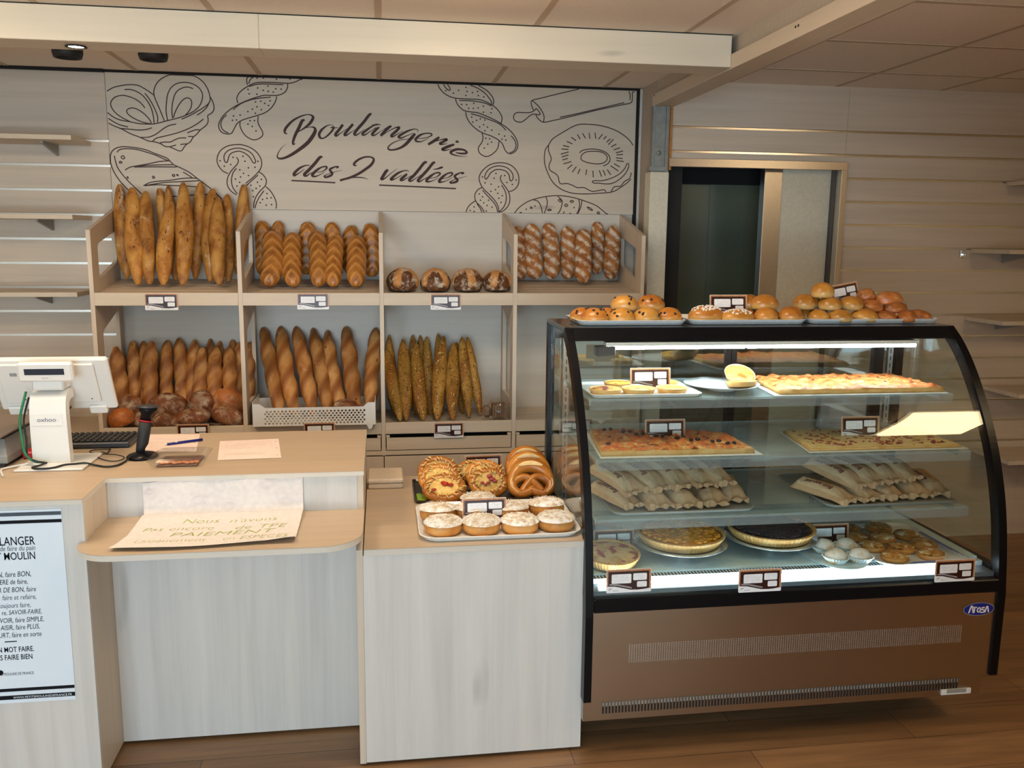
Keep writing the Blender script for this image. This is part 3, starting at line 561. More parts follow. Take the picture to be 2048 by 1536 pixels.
led += [(-.195+.125*math.cos(math.radians(270+a)), 2.667+.125*math.sin(math.radians(270+a))) for a in range(0, 91, 9)]
MB().poly(led, (0, 0, .8035), (1, 0, 0), (0, 1, 0), .0015).build('bag_ledge', W_TOP, ct)
MB().poly(led, (0, 0, .786), (1, 0, 0), (0, 1, 0), .0173).build('bag_ledge_edge', W_EDGE, ct)
mc = thing('low_counter', 'lower pale wood counter between the cash counter and the glass case', 'counter', (.29, 3.08, 0))
MB().box(-.0715, .645, 2.67, 2.688, .012, .7235, 0, .0006).build('front_panel', W_FRONT, mc)
MB().box(-.069, .643, 2.69, 3.49, .03, .7235).build('carcass', W_SIDE, mc)
MB().box(-.0685, .645, 2.668, 3.512, .7435, .745).build('worktop', W_TOP, mc)
MB().box(-.0685, .645, 2.668, 3.512, .724, .7432).build('edge_band', W_EDGE, mc)
# poster on the cash counter
po = thing('poster', 'white printed poster with black lettering on the cash counter front', 'poster', (-1.2, 2.668, .3))
MB().box(-1.47, -.950, 2.6672, 2.6695, .302, .911).build('sheet', PAPERB, po)
b = MB()
for z0, z1, m in ((.893, .904, 1), (.870, .880, 0), (.340, .350, 0), (.314, .327, 0)): b = MB(); b.box(-1.47, -.951, 2.6664, 2.6671, z0, z1, m); b.build('stripe', [INK, INKG], po)
for t, x, z, h, st, bo in [['LANGER', -1.03, 0.804, 0.027, 0, 1], ['ère de faire du pain', -1.03, 0.787, 0.016, 1, 0], ['T MOULIN', -1.031, 0.759, 0.024, 0, 1], ['EN, faire BON,', -1.048, 0.706, 0.017, 2, 0], ['ERE de faire,', -1.059, 0.683, 0.016, 2, 0], ['R DE BON, faire', -1.038, 0.658, 0.016, 2, 0], ['faire et refaire,', -1.039, 0.634, 0.016, 1, 0], ['toujours faire,', -1.056, 0.609, 0.016, 1, 0], ['re, SAVOIR-FAIRE,', -1.027, 0.587, 0.015, 2, 0], ['VOIR, faire SIMPLE,', -1.023, 0.562, 0.016, 2, 0], ['AISIR, faire PLUS,', -1.036, 0.539, 0.016, 2, 0], ['URT, faire en sorte', -1.033, 0.515, 0.016, 2, 0], ['UN MOT FAIRE.', -1.057, 0.468, 0.017, 0, 1], ['IS FAIRE BIEN', -1.063, 0.443, 0.017, 0, 1], ['PETITS MOULINS DE FRANCE', -1.064, 0.393, 0.009, 0, 0]]:
    b = MB(); b.text(t, (x, 2.6666, z), (1, 0, 0), (0, 0, 1), h*1.38, 0, .18 if st else 0, 'RIGHT', .70 if st != 1 else .72, .00025 if bo else 0); b.build('text_line', INK if st != 1 else INKG, po)
b = MB(); b.box(-1.138, -1.104, 2.6664, 2.667, .500, .503); b.build('rule', INK, po)
b = MB(); b.lathe([(.0, 0), (.0085, 0)], (0, 0, 0), 16, cap=False)
for i in range(len(b.v)-32, len(b.v)): x, y, z = b.v[i]; b.v[i] = (-1.158+x, 2.6666, .403+y)
b.build('logo', INK, po)
MB().text('WWW.PETITSMOULINSDEFRANCE.FR', (-.96, 2.6662, .3165), (1, 0, 0), (0, 0, 1), .010, 0, 0, 'RIGHT').build('web_address', PAPERB, po)

# ================================================================== GLASS DISPLAY CASE
fr = thing('display_case', 'black framed refrigerated display case with curved glass front', 'display case', (1.393, 3.0, 0))
XL, XR = .640, 2.146
prof = [(3.040, 1.404), (2.976, 1.355), (2.913, 1.290), (2.855, 1.215), (2.800, 1.130), (2.760, 1.060), (2.722, .980), (2.692, .900), (2.668, .820), (2.650, .740), (2.636, .650), (2.626, .560), (2.620, .500)]
pc = [(p.x, p.y) for p in catmull([(a, z, 0) for a, z in prof], 4)]
def off(P, d):
    o = []
    for i, p in enumerate(P):
        a = Vector(P[max(i-1, 0)]); c = Vector(P[min(i+1, len(P)-1)]); t = (c-a).normalized(); o.append((p[0]+(-t.y)*d, p[1]+t.x*d))
    return o
inn = off(pc, .042)
if inn[20][0] < pc[20][0]: inn = off(pc, -.042)
for x0, x1, nm in ((XL, XL+.026, 'side_frame'), (XR-.030, XR, 'side_frame')):
    b = MB(); b.rings([[(x0, p[0], p[1]), (x1, p[0], p[1]), (x1, q[0], q[1]), (x0, q[0], q[1])] for p, q in zip(pc, inn)], 0, False)
    b.box(x0, x1, 2.620, 2.662, .200, .500); b.box(x0, x1, 3.345, 3.385, .2, 1.39)
    b.box(x0, x1, 2.663, 3.345, .560, .592)
    b.build('side_frame', BLACK, fr)
b = MB(); b.box(XL, XR, 3.036, 3.385, 1.385, 1.404, 0, .003)
b.build('top_panel', plain('dark_top_panel', (.02, .018, .016, 1), .12), fr)
b = MB(); b.rings([[(x, 3.020, 1.404), (x, 3.035, 1.4045), (x, 3.055, 1.380), (x, 3.055, 1.352), (x, 2.990, 1.362)] for x in (XL+.0265, XR-.0305)], 0, False)
b.build('top_front_rail', BLACK, fr)
MB().box(XL+.0265, XR-.0305, 2.618, 2.664, .512, .560, 0, .004).build('bottom_front_rail', BLACK, fr)
# curved front glass and side glass
gl = [p for p in pc if .555 < p[1] < 1.372]
go, gi = off(gl, .006 if inn[20][0] == off(pc, .042)[20][0] else -.006), off(gl, .012 if inn[20][0] == off(pc, .042)[20][0] else -.012)
b = MB(); xa, xb = XL+.027, XR-.031
b.rings([[(xa, p[0], p[1]), (xb, p[0], p[1])] for p in go], 0, True, False, False)
b.rings([[(xb, p[0], p[1]), (xa, p[0], p[1])] for p in gi], 0, True, False, False)
for p, q in ((go[0], gi[0]), (go[-1], gi[-1])): b.add([(xa, p[0], p[1]), (xb, p[0], p[1]), (xb, q[0], q[1]), (xa, q[0], q[1])], [(0, 1, 2, 3)])
b.build('front_glass', GLASS, fr)
sg = [(p[0], p[1]) for p in off(inn, 0) if .60 < p[1] < 1.36] + [(3.34, .593), (3.34, 1.384), (3.06, 1.384)]
for x in (XL+.010, XR-.016): MB().poly([(a, z) for a, z in sg], (x, 0, 0), (0, 1, 0), (0, 0, 1), .006).build('side_glass', GLASS, fr)
b = MB(); b.poly([(3.05, 1.39), (2.985, 1.352), (3.05, 1.30), (3.35, 1.27), (3.35, 1.39)], (XL-.0012, 0, 0), (0, 1, 0), (0, 0, 1), .001)
# back doors: black uprights, sliding glass, slotted steel bracket rails
b = MB(); b.box(XL+.027, XR-.031, 3.352, 3.384, 1.33, 1.384); b.box(XL+.027, XR-.031, 3.352, 3.384, .56, .61)
for x in (1.375, 1.400, 2.02): b.box(x, x+.022 if x < 2 else x+.045, 3.356, 3.380, .61, 1.33)
b.build('rear_frame', BLACK, fr)
for x0, x1, y in ((XL+.03, 1.41, 3.364), (1.39, XR-.034, 3.372)): MB().box(x0, x1, y, y+.005, .61, 1.33).build('rear_glass', GLASSB, fr)
for x in (.70, 2.068):
    b = MB(); b.box(x, x+.022, 3.330, 3.345, .60, 1.36)
    for k in range(24): b.box(x+.009, x+.013, 3.3294, 3.3302, .63+.030*k, .648+.030*k, 1)
    b.build('shelf_rail', [STEEL, DARK], fr)
# shelves with frosted glass, price rail in front
for i, (z, y0, y1, xr) in enumerate(((1.174, 2.868, 3.30, 2.045), (.990, 2.752, 3.32, 2.052), (.786, 2.745, 3.33, 2.060))):
    MB().box(.695, xr, y0, y1, z-.008, z, 0, .001).build('shelf', SHELFF, fr)
    MB().box(.695, xr, y0-.006, y0-.001, z-.035, z+.001).build('price_rail', RAILP, fr)
    b = MB()
    for x in (.706, 2.03 if i == 0 else 2.04): b.box(x, x+.004, y0+.05, 3.33, z-.03, z-.009)
    b.build('shelf_bracket', STEEL, fr)
# well of the case, air grille, light tubes
b = MB(); b.box(XL+.027, XR-.031, 2.745, 3.35, .575, .598); b.build('deck', plain('deck_white', lin(212, 234, 238), .25), fr)
b = MB(); b.box(XL+.027, XR-.031, 2.715, 2.7445, .570, .592, 0)
for k in range(118): x = XL+.04+k*.0118; b.box(x, x+.005, 2.717, 2.742, .5922, .5928, 1)
b.build('air_grille', [plain('grille_grey', lin(190, 200, 204), .4), DARK], fr)
b = MB(); b.box(XL+.027, XR-.031, 2.650, 2.7145, .560, .575); b.build('front_ledge', plain('ledge_white', lin(112, 120, 126), .3), fr)
LED, LEDL = emit('cool_led_glow', C_LED[:3], P_LED), emit('cool_led_glow_low', C_LED[:3], P_LED_LOW)
b = MB(); b.box(XL+.14, XR-.17, 2.990, 3.040, 1.342, 1.354)
b.build('light_housing', WHITEP, fr)
for x0, x1 in ((XL+.145, 1.30), (1.31, XR-.175)): b = MB(); b.cyl((x0, 3.005, 1.336), (x1, 3.005, 1.336), .008, n=10); b.build('light_tube', LED, fr)
b = MB(); b.box(.745, .815, 2.985, 3.03, 1.306, 1.341, 0, .004); b.build('light_driver', DGREY, fr)
b = MB(); b.cyl((XL+.06, 2.695, .581), (XR-.09, 2.695, .581), .005, n=8); b.build('light_tube', LEDL, fr)
b = MB(); b.box(XL+.05, XR-.08, 2.687, 2.690, .575, .593); b.build('light_diffuser', FILM, fr)
# steel front with perforated band, slotted kick grille
b = MB(); b.box(XL+.0265, XR-.0305, 2.628, 2.66, .198, .5115); fp = b.build('front_panel', PANELST, fr)
b = MB()
for j in range(11):
    for k in range(150):
        x = .792+k*.00805; z = .330+j*.0060; b.box(x, x+.0036, 2.6272, 2.6279, z, z+.0034)
HOLE = plain('perforation_bright', lin(206, 204, 198), .35, .8)
o = b.build('perforated_band', HOLE, fr); o['kind'] = 'stuff'
b = MB(); b.box(XL+.004, 2.098, 2.640, 2.70, .122, .1975); b.build('kick_panel', PANELST, fr)
b = MB()
for k in range(116): x = .710+k*.01125; b.box(x, x+.0052, 2.6385, 2.6395, .146, .187, 0); b.box(x, x+.0052, 2.638, 2.6386, .172, .187, 1)
o = b.build('kick_grille', [DARK, GALV], fr); o['kind'] = 'stuff'
b = MB(); b.box(1.945, 2.06, 2.632, 2.640, .128, .148, 0, .001); b.box(1.965, 2.04, 2.631, 2.6325, .135, .148, 1); b.build('rating_label', [WHITEP, GREYP], fr)
b = MB(); b.box(XL+.03, XR-.05, 2.72, 3.36, .122, .56); b.build('body', BLACKM, fr)
for x in (.76, 1.98):
    for y in (2.90, 3.28):
        b = MB(); b.cyl((x, y, .0), (x, y, .02), .03); b.cyl((x, y, .02), (x, y, .122), .014); b.build('foot', BLACKM, fr)
lg = MB(); n = 40
lg.add([(2.052+.060*math.cos(2*PI*k/n), 2.6262, .450+.0245*math.sin(2*PI*k/n)) for k in range(n)], [tuple(range(n))], 0)
lg.add([(2.052+.057*math.cos(2*PI*k/n), 2.6258, .450+.0222*math.sin(2*PI*k/n)) for k in range(n)], [tuple(range(n))], 1)
lo = lg.build('maker_badge', [GREYP, LOGOB], fr)
b = MB()
def LN(*P, w=.0052): ribbon(b, P, w, 2.6254)
x0, z0 = 2.014, .437
def LL(dx, *P, w=.005): LN(*[(x0+dx+a*.001, z0+c*.001) for a, c in P], w=w)
LL(0, (0, 0), (8, 26), (12, 26)); LL(0, (12, 26), (17, 0)); LL(.018, (-4, 20), (12, 20)); LL(.018, (4, 20), (2, 0))
LL(.030, (4, 3), (2, 10), (6, 18), (12, 18), (14, 10), (11, 3), (4, 3)); LL(.030, (12, 6), (17, 0), w=.004)
LL(.048, (12, 18), (2, 18), (1, 11), (11, 9), (11, 1), (-1, 1)); LL(.062, (0, 0), (6, 22), (9, 22)); LL(.062, (9, 22), (14, 0))
b.build('badge_lettering', PAPER, lo)

# ================================================================== BREADS
B_TRAD = crust('tradition_crust', [(.30, lin(120, 70, 26)), (.45, lin(170, 110, 46)), (.60, lin(196, 138, 64)), (.75, lin(208, 158, 88))],
               (lin(224, 204, 172), 30, .58, .76), (lin(206, 150, 74), .45, 1.0), [(lin(84, 40, 12), 90, .70, .76)], 24, .5, .5, (1, 1, .5))
B_BRAID = crust('braid_crust', [(.30, lin(112, 62, 22)), (.5, lin(156, 96, 38)), (.72, lin(182, 122, 56))], None, (lin(206, 146, 76), .25, 1.0), None, 16, .38, .25, var=.14, coat=.15)
B_STRIPE = crust('striped_crust', [(.30, lin(120, 66, 24)), (.5, lin(166, 102, 44)), (.72, lin(188, 126, 62))], (lin(224, 210, 188), 30, .40, .56, 'c'), None, None, 18, .6, .3, var=.12)
B_BAG = crust('baguette_crust', [(.28, lin(140, 88, 42)), (.48, lin(184, 126, 68)), (.70, lin(206, 158, 98))], (lin(216, 190, 152), 24, .62, .80), (lin(140, 82, 36), .35, 1.0), [(lin(92, 48, 18), 80, .72, .78)], 14, .48, .25, (1, 1, .45), var=.2)
B_SEED = crust('seeded_crust', [(.28, lin(120, 78, 22)), (.5, lin(164, 116, 44)), (.72, lin(186, 142, 66))], (lin(200, 178, 128), 26, .66, .82), (lin(140, 84, 26), .3, 1.0),
               [(lin(70, 48, 16), 150, .62, .68), (lin(206, 178, 104), 130, .66, .72)], 18, .55, .5, (1, 1, .5), var=.14)
B_ROUND = crust('round_loaf_crust', [(.30, lin(62, 34, 16)), (.5, lin(98, 58, 28)), (.75, lin(124, 80, 44))], (lin(212, 198, 176), 34, .50, .66), (lin(194, 134, 72), .35, .75), None, 20, .6, .4, var=.10)
B_RUST = crust('rustic_crust', [(.30, lin(76, 38, 16)), (.5, lin(122, 66, 30)), (.75, lin(150, 90, 48))], (lin(204, 182, 154), 24, .44, .62, 'c'), None, None, 16, .6, .4, var=.25)

def spine(kind, t):
    e = max(0, 1-abs(2*t-1)**(2.2 if kind in (0, 4) else 3.6 if kind == 3 else 5))
    return e**(.50 if kind == 0 else .62 if kind == 4 else .55)
def loaf_mesh(kind, seed, L, R):
    nt, na = (46, 28); rings, cs = [], []
    bend = random.Random(seed*7+kind).uniform(-1, 1)*.010; off_ = seed*13.7
    for i in range(nt+1):
        t = i/nt; tt = .5-.5*math.cos(PI*t)*.98; tt = t if 0 else tt
        e = max(spine(kind, tt), .06); ring = []; cc = []
        for j in range(na):
            a = 2*PI*j/na; front = -math.sin(a)           # +1 facing the viewer (local -Y)
            r = R*e; c = 0
            if kind == 0:
                k = math.cos(a-2*PI*.9*tt-seed); r *= .90+.10*abs(k)+.05*nz((math.cos(a)*1.6+off_, math.sin(a)*1.6, tt*9)); c = max(0, k)*(.6+.4*math.sin(tt*17+seed))
            elif kind == 1:
                th = math.atan2(math.cos(a), max(front, -.999) if front > -.99 else -.99); u = (tt*6.2+abs(th)*.95+seed*.3) % 1
                r *= (.94+.085*(.5-abs(u-.35)*1.1)*max(0, .45+front)*1.6) * (1.0 if front > 0 else .92); c = max(0, 1-abs(u-.42)*2.6) if front > -.3 else 0; r *= 1+.03*nz((a+off_, tt*8, 0))
                r *= 1-.10*math.exp(-(math.cos(a)/.16)**2)*max(0, front)
            elif kind == 2:
                u = math.sin(2*PI*(tt*5.0+math.cos(a)*.62)+seed); r *= 1+.06*u+.03*nz((a+off_, tt*7, 1)); c = max(0, min(1, .85-(u+.35)*1.9+.5*nz((a*1.5+off_, tt*11, 4))))
                if front < -.3: c *= .6
            elif kind == 3:
                k = math.cos(a-2*PI*1.7*tt-seed*1.1); r *= .78+.26*abs(k)**.8+.03*nz((math.cos(a)+off_, math.sin(a), tt*7)); c = .5+.5*math.sin(2*(a-2*PI*1.7*tt-seed*1.1)+.9)
            elif kind == 4:
                k = math.cos(a-2*PI*1.0*tt-seed*1.3); r *= .88+.13*abs(k)+.045*nz((math.cos(a)*1.5+off_, math.sin(a)*1.5, tt*9)); c = max(0, -k)*.8
            x = math.cos(a)*r+bend*math.sin(PI*tt); y = math.sin(a)*r*(.80 if kind in (1, 2) else .9)
            ring.append((x, y, tt*L)); cc.append(min(max(c, 0.001), 1))
        rings.append(ring); cs += cc
    return rings, cs
DIM = {0: (.52, .036), 1: (.33, .043), 2: (.36, .045), 3: (.55, .036), 4: (.56, .036)}
BM_ = {0: B_TRAD, 1: B_BRAID, 2: B_STRIPE, 3: B_BAG, 4: B_SEED}
BN = {0: 'rustic_baguette', 1: 'braided_loaf', 2: 'striped_loaf', 3: 'baguette', 4: 'seeded_baguette'}
BC = {0: 'baguette', 1: 'bread', 2: 'bread', 3: 'baguette', 4: 'baguette'}
GRP = {(0, 1): 'rustic baguettes in the upper bay', (1, 2): 'braided loaves in the upper bay', (2, 4): 'striped loaves in the upper bay',
       (3, 1): 'baguettes behind the cash counter', (3, 2): 'baguettes in the white crate', (4, 3): 'seeded baguettes in the lower bay'}
DES = {(0, 1): 'pointed golden rustic baguette in the upper bay', (1, 2): 'plump brown braided loaf in the upper bay', (2, 4): 'floury diagonal striped loaf in the upper bay',
       (3, 1): 'twisted brown baguette behind the round loaves', (3, 2): 'twisted golden baguette standing in the white crate', (4, 3): 'speckled seeded baguette in the lower bay'}
ORD = ['first', 'second', 'third', 'fourth', 'fifth', 'sixth', 'seventh', 'eighth', 'ninth', 'tenth', 'eleventh', 'twelfth', 'thirteenth', 'fourteenth', 'fifteenth', 'sixteenth']
ROWN = {0: 'front row', 1: 'back row', 2: 'rearmost row'}
protos = {}
LV = [[0,1,1,-1.3,4.761,1.963,-1.265,4.666,1.485,0.037],[0,1,0,-1.226,4.702,1.944,-1.175,4.514,1.466,0.046],[0,1,0,-1.163,4.705,1.928,-1.124,4.527,1.467,0.043],[0,1,1,-1.113,4.763,1.947,-1.083,4.743,1.507,0.035],[0,1,1,-1.067,4.767,1.96,-1.026,4.635,1.481,0.032],[0,1,0,-1.039,4.705,1.88,-1.057,4.507,1.465,0.043],[0,1,0,-0.982,4.704,1.973,-0.966,4.508,1.465,0.044],[0,1,1,-0.906,4.761,1.982,-0.938,4.671,1.486,0.037],[0,1,1,-0.849,4.757,1.949,-0.855,4.62,1.476,0.041],[0,1,0,-0.815,4.704,1.903,-0.794,4.519,1.466,0.043],[0,1,1,-0.778,4.762,1.922,-0.766,4.62,1.475,0.036],[0,1,1,-0.694,4.76,1.974,-0.741,4.74,1.509,0.038],[1,2,1,-0.61,4.752,1.788,-0.614,4.732,1.51,0.046],[1,2,1,-0.528,4.759,1.789,-0.528,4.739,1.51,0.039],[1,2,1,-0.377,4.749,1.786,-0.391,4.729,1.511,0.049],[1,2,1,-0.256,4.753,1.786,-0.263,4.733,1.511,0.045],[1,2,1,-0.151,4.753,1.771,-0.162,4.733,1.511,0.045],[1,2,1,-0.062,4.751,1.782,-0.052,4.731,1.499,0.047],[1,2,0,-0.552,4.687,1.732,-0.555,4.496,1.463,0.06],[1,2,0,-0.449,4.694,1.726,-0.436,4.497,1.463,0.053],[1,2,0,-0.335,4.694,1.738,-0.314,4.499,1.464,0.053],[1,2,0,-0.228,4.696,1.716,-0.242,4.491,1.463,0.051],[1,2,0,-0.126,4.693,1.715,-0.129,4.492,1.463,0.054],[2,4,0,0.72,4.708,1.777,0.744,4.688,1.492,0.04],[2,4,0,0.793,4.7,1.79,0.819,4.68,1.493,0.048],[2,4,0,0.886,4.702,1.794,0.908,4.682,1.493,0.045],[2,4,0,0.991,4.705,1.779,0.997,4.685,1.493,0.043],[2,4,0,1.08,4.7,1.764,1.063,4.599,1.477,0.047],[2,4,1,1.17,4.759,1.805,1.169,4.739,1.519,0.039],[2,4,0,1.248,4.704,1.785,1.234,4.684,1.494,0.044],[3,1,0,-1.356,4.709,1.146,-1.308,4.613,0.785,0.039],[3,1,1,-1.284,4.764,1.167,-1.253,4.62,0.782,0.035],[3,1,2,-1.238,4.789,1.164,-1.215,4.62,0.782,0.03],[3,1,0,-1.177,4.707,1.173,-1.158,4.559,0.785,0.041],[3,1,1,-1.112,4.762,1.17,-1.101,4.62,0.779,0.036],[3,1,1,-1.053,4.762,1.182,-1.024,4.62,0.778,0.037],[3,1,1,-0.975,4.759,1.171,-0.981,4.62,0.777,0.039],[3,1,0,-0.928,4.711,1.138,-0.93,4.537,0.785,0.038],[3,1,2,-0.901,4.788,1.174,-0.885,4.62,0.775,0.031],[3,1,2,-0.853,4.788,1.161,-0.834,4.62,0.774,0.03],[3,1,0,-0.86,4.707,1.142,-0.837,4.509,0.785,0.041],[3,1,0,-0.794,4.71,1.139,-0.775,4.503,0.785,0.038],[3,1,2,-0.786,4.787,1.169,-0.775,4.62,0.773,0.031],[3,1,1,-0.749,4.765,1.157,-0.744,4.62,0.772,0.034],[3,1,1,-0.697,4.769,1.158,-0.694,4.632,0.785,0.029],[3,2,0,-0.627,4.779,1.233,-0.51,4.41,0.823,0.039],[3,2,0,-0.537,4.777,1.237,-0.438,4.41,0.821,0.041],[3,2,0,-0.458,4.778,1.235,-0.35,4.41,0.82,0.04],[3,2,0,-0.371,4.78,1.226,-0.269,4.41,0.818,0.038],[3,2,0,-0.295,4.78,1.213,-0.204,4.41,0.817,0.038],[3,2,0,-0.195,4.775,1.234,-0.138,4.41,0.815,0.043],[3,2,0,-0.036,4.779,1.226,-0.067,4.41,0.814,0.039],[4,3,1,0.035,4.766,1.191,0.062,4.62,0.76,0.032],[4,3,0,0.02,4.711,1.118,0.085,4.411,0.785,0.037],[4,3,0,0.108,4.711,1.174,0.116,4.408,0.785,0.037],[4,3,1,0.161,4.765,1.19,0.179,4.62,0.753,0.033],[4,3,0,0.178,4.71,1.153,0.201,4.408,0.785,0.038],[4,3,2,0.203,4.79,1.187,0.222,4.62,0.756,0.028],[4,3,1,0.236,4.764,1.18,0.253,4.62,0.748,0.034],[4,3,1,0.3,4.769,1.198,0.308,4.62,0.755,0.029],[4,3,0,0.326,4.709,1.189,0.272,4.409,0.784,0.039],[4,3,0,0.38,4.709,1.153,0.351,4.409,0.782,0.039],[4,3,2,0.402,4.79,1.145,0.42,4.62,0.768,0.029],[4,3,0,0.425,4.716,1.184,0.443,4.475,0.785,0.033],[4,3,0,0.454,4.718,1.182,0.508,4.53,0.785,0.03]]
cnt = {}
def nearest(n, tot):
    return ('%s from the left' % ORD[n]) if n <= tot//2 else ('%s from the right' % ORD[tot-1-n]) if n < tot-1 else 'rightmost'
bykey = {}
for L_ in LV: bykey.setdefault((L_[0], L_[1], L_[2]), []).append(L_)
for (k, bay, row), lst in bykey.items():
    lst.sort(key=lambda q: q[3]+q[6]); tot = len(lst)
    for n, (_, _, _, x1, y1, z1, x0, y0, z0, r) in enumerate(lst):
        sd = (n*3+row+bay) % 5; key = (k, sd)
        A, B = Vector((x0, y0, z0)), Vector((x1, y1, z1)); d = B-A; L, R = DIM[k]
        if key not in protos:
            rr, cc = loaf_mesh(k, sd, L, R); m = MB(); m.rings(rr, 0, True, c=cc); o = m.build(BN[k], BM_[k], origin=(0, 0, 0)); protos[key] = o
        else:
            o = protos[key].copy(); COL.objects.link(o)
        zax = d.normalized(); xax = Vector((1, 0, 0)); xax = (xax-zax*xax.dot(zax)).normalized(); yax = zax.cross(xax)
        s = r/R; M = Matrix((xax*s, yax*s, zax*(d.length/L))).transposed().to_4x4(); M.translation = A; o.matrix_world = M
        place = nearest(n, tot) if row == 0 or True else ''
        rows = {q[2] for q in LV if q[0] == k and q[1] == bay}
        lab = '%s, %s' % (DES[k, bay], place) + ((' of the ' + ROWN[row]) if len(rows) > 1 else ' of seven' if tot == 7 else '')
        tag(o, lab, BC[k], GRP[k, bay])

# round country loaves with a cross cut
def round_mesh(seed, R, H, mode=0):
    m = MB(); na, nk = 36, 22; rings, cs = [], []
    for i in range(nk+1):
        ph = -PI/2*.62 + (PI/2+PI/2*.62)*i/nk; ring = []
        for j in range(na):
            a = 2*PI*j/na; q = max(math.cos(ph), .02)
            x, y, z = q*math.cos(a), q*math.sin(a), math.sin(ph)
            f = 1+.05*nz((x*2+seed*9, y*2, z*2)); c = .001
            if mode == 0:
                ca, sa = math.cos(seed*.5+.4), math.sin(seed*.5+.4); u, v = x*ca-y*sa, x*sa+y*ca
                dd = min(abs(u), abs(v)); wgt = max(0, min(1, (z+.45)/.4))
                if dd < .34: f += .08*(1-(dd/.34)**2)*wgt*(1+.5*nz((u*6, v*6, seed))); c = max(.001, wgt*(1-max(0, dd-.22)/.12))
                elif dd < .42: f -= .02*wgt
            else:
                f += .04*nz((x*4+seed*5, y*4, z*4)); c = max(.001, min(1, .5+.9*nz((x*1.3+seed*3.3, y*1.3+2, z*1.3))))
            ring.append((x*R*f, y*R*f, max(z*H*f, -H*.60)+H*.60)); cs.append(c)
        rings.append(ring)
    m.rings(rings, 0, True, c=cs); return m
for n, (x, r, y) in enumerate(((.104, .079, 4.475), (.270, .078, 4.475), (.433, .078, 4.475), (.582, .071, 4.480))):
    m = round_mesh(n, r, r*.86); z = 1.429+(y-.05-YF0)*.129
    m.v = [(a+x, b_+y, c+z+.008) for a, b_, c in m.v]
    tag(m.build('round_loaf', B_ROUND), 'round cross-cut floury loaf in the upper bay, %s of four' % ('leftmost', 'second from the left', 'second from the right', 'rightmost')[n], 'bread', 'round cross-cut loaves in the upper bay')
# heap of rustic loaves behind the cash counter
heap = [(-1.268, 4.43, .0, .062, .060, .056, 'small orange-brown loaf lying leftmost at the front of the loaf heap', lin(178, 100, 44)),
        (-1.18, 4.475, .0, .056, .06, .045, 'floury brown loaf end behind the hand scanner, low in the loaf heap', None),
        (-1.075, 4.44, .0, .055, .06, .046, 'small floury loaf in the middle of the heap front', None),
        (-.945, 4.43, .0, .098, .06, .05, 'long dark-cut rustic loaf lying at the heap front', None),
        (-.765, 4.43, .0, .080, .058, .050, 'pale floury round-ended loaf at the right front of the heap', None),
        (-1.255, 4.555, .02, .066, .055, .075, 'dark brown loaf leaning at the left back of the heap', None),
        (-1.08, 4.555, .02, .105, .055, .082, 'large half loaf with dark crust on top of the heap', None),
        (-.905, 4.55, .02, .074, .058, .085, 'floury rounded loaf on top of the heap beside the half loaf', None),
        (-.785, 4.555, .035, .082, .055, .075, 'orange-crusted floury loaf on top of the heap beside the upright', lin(188, 112, 56))]
for n, (x, y, dz, rx, ry, rz, lab, col) in enumerate(heap):
    m = round_mesh(n+3, 1, 1, 1); t = Matrix.Rotation(((n*37) % 50-25)/70, 3, 'Y')
    zb = .772+dz
    pts = [t @ Vector((a*rx, b_*ry, (c-.6)*rz)) for a, b_, c in m.v]; mz = min(p.z for p in pts)
    m.v = [(p.x+x, p.y+y, p.z-mz+zb) for p in pts]
    mat = B_RUST
    if col: mat = crust('orange_loaf_crust', [(.3, tuple(v*.6 for v in col[:3])+(1,)), (.55, col), (.8, tuple(min(1, v*1.25) for v in col[:3])+(1,))], (lin(206, 176, 140), 22, .5, .72, 'c'), None, None, 16, .5, .3)
    tag(m.build('rustic_loaf', mat), lab, 'bread', 'heap of rustic loaves behind the counter')
# white perforated crate with loaf bits, bag of sliced bread
cr = thing('bread_crate', 'white perforated plastic crate holding baguettes on the lower shelf', 'crate', (-.337, 4.44, .79))
cx0, cx1, cy0, cy1, cz0, cz1 = -.632, -.040, 4.322, 4.56, .792, .912
holes = []
for j in range(6):
    for k in range(27):
        hx, hz = cx0+.060+k*.0180+(j % 2)*.0090, .806+j*.0118
        if hx < cx1-.055: holes.append([(hx, hz-.0062), (hx+.0068, hz), (hx, hz+.0062), (hx-.0068, hz)])
MB().poly([(cx0, cz0), (cx1, cz0), (cx1, cz1-.008), (cx1-.035, cz1-.008), (cx1-.06, cz1-.028), (cx0+.06, cz1-.028), (cx0+.035, cz1-.008), (cx0, cz1-.008)], (0, cy0, 0), (1, 0, 0), (0, 0, 1), .003, holes).build('front_wall', WHITEP, cr)
b = MB(); b.box(cx0, cx0+.003, cy0+.001, cy1, cz0, cz1); b.box(cx1-.003, cx1, cy0+.001, cy1, cz0, cz1); b.box(cx0, cx1, cy1-.003, cy1, cz0, cz1-.02)
b.build('side_wall', WHITEP, cr)
MB().box(cx0+.003, cx1-.003, cy0, cy1-.003, cz0, cz0+.003).build('bottom', WHITEP, cr)
b = MB(); b.add([(cx1-.045, cy0-.002, .792), (cx1-.012, cy0-.002, .792), (cx1-.020, cy0-.002, .770), (cx1-.034, cy0-.002, .770), (cx1-.045, cy0+.012, .792), (cx1-.012, cy0+.012, .792), (cx1-.020, cy0+.012, .770), (cx1-.034, cy0+.012, .770)], [(0, 3, 2, 1), (4, 5, 6, 7), (0, 4, 7, 3), (1, 2, 6, 5), (3, 7, 6, 2)])
b.build('foot', WHITEP, cr)
MB().box(cx0, cx1, cy0+.0035, cy0+.0045, .80, .88).build('inner_shade', plain('crate_back_grey', lin(120, 96, 76), .8), cr) if 0 else None
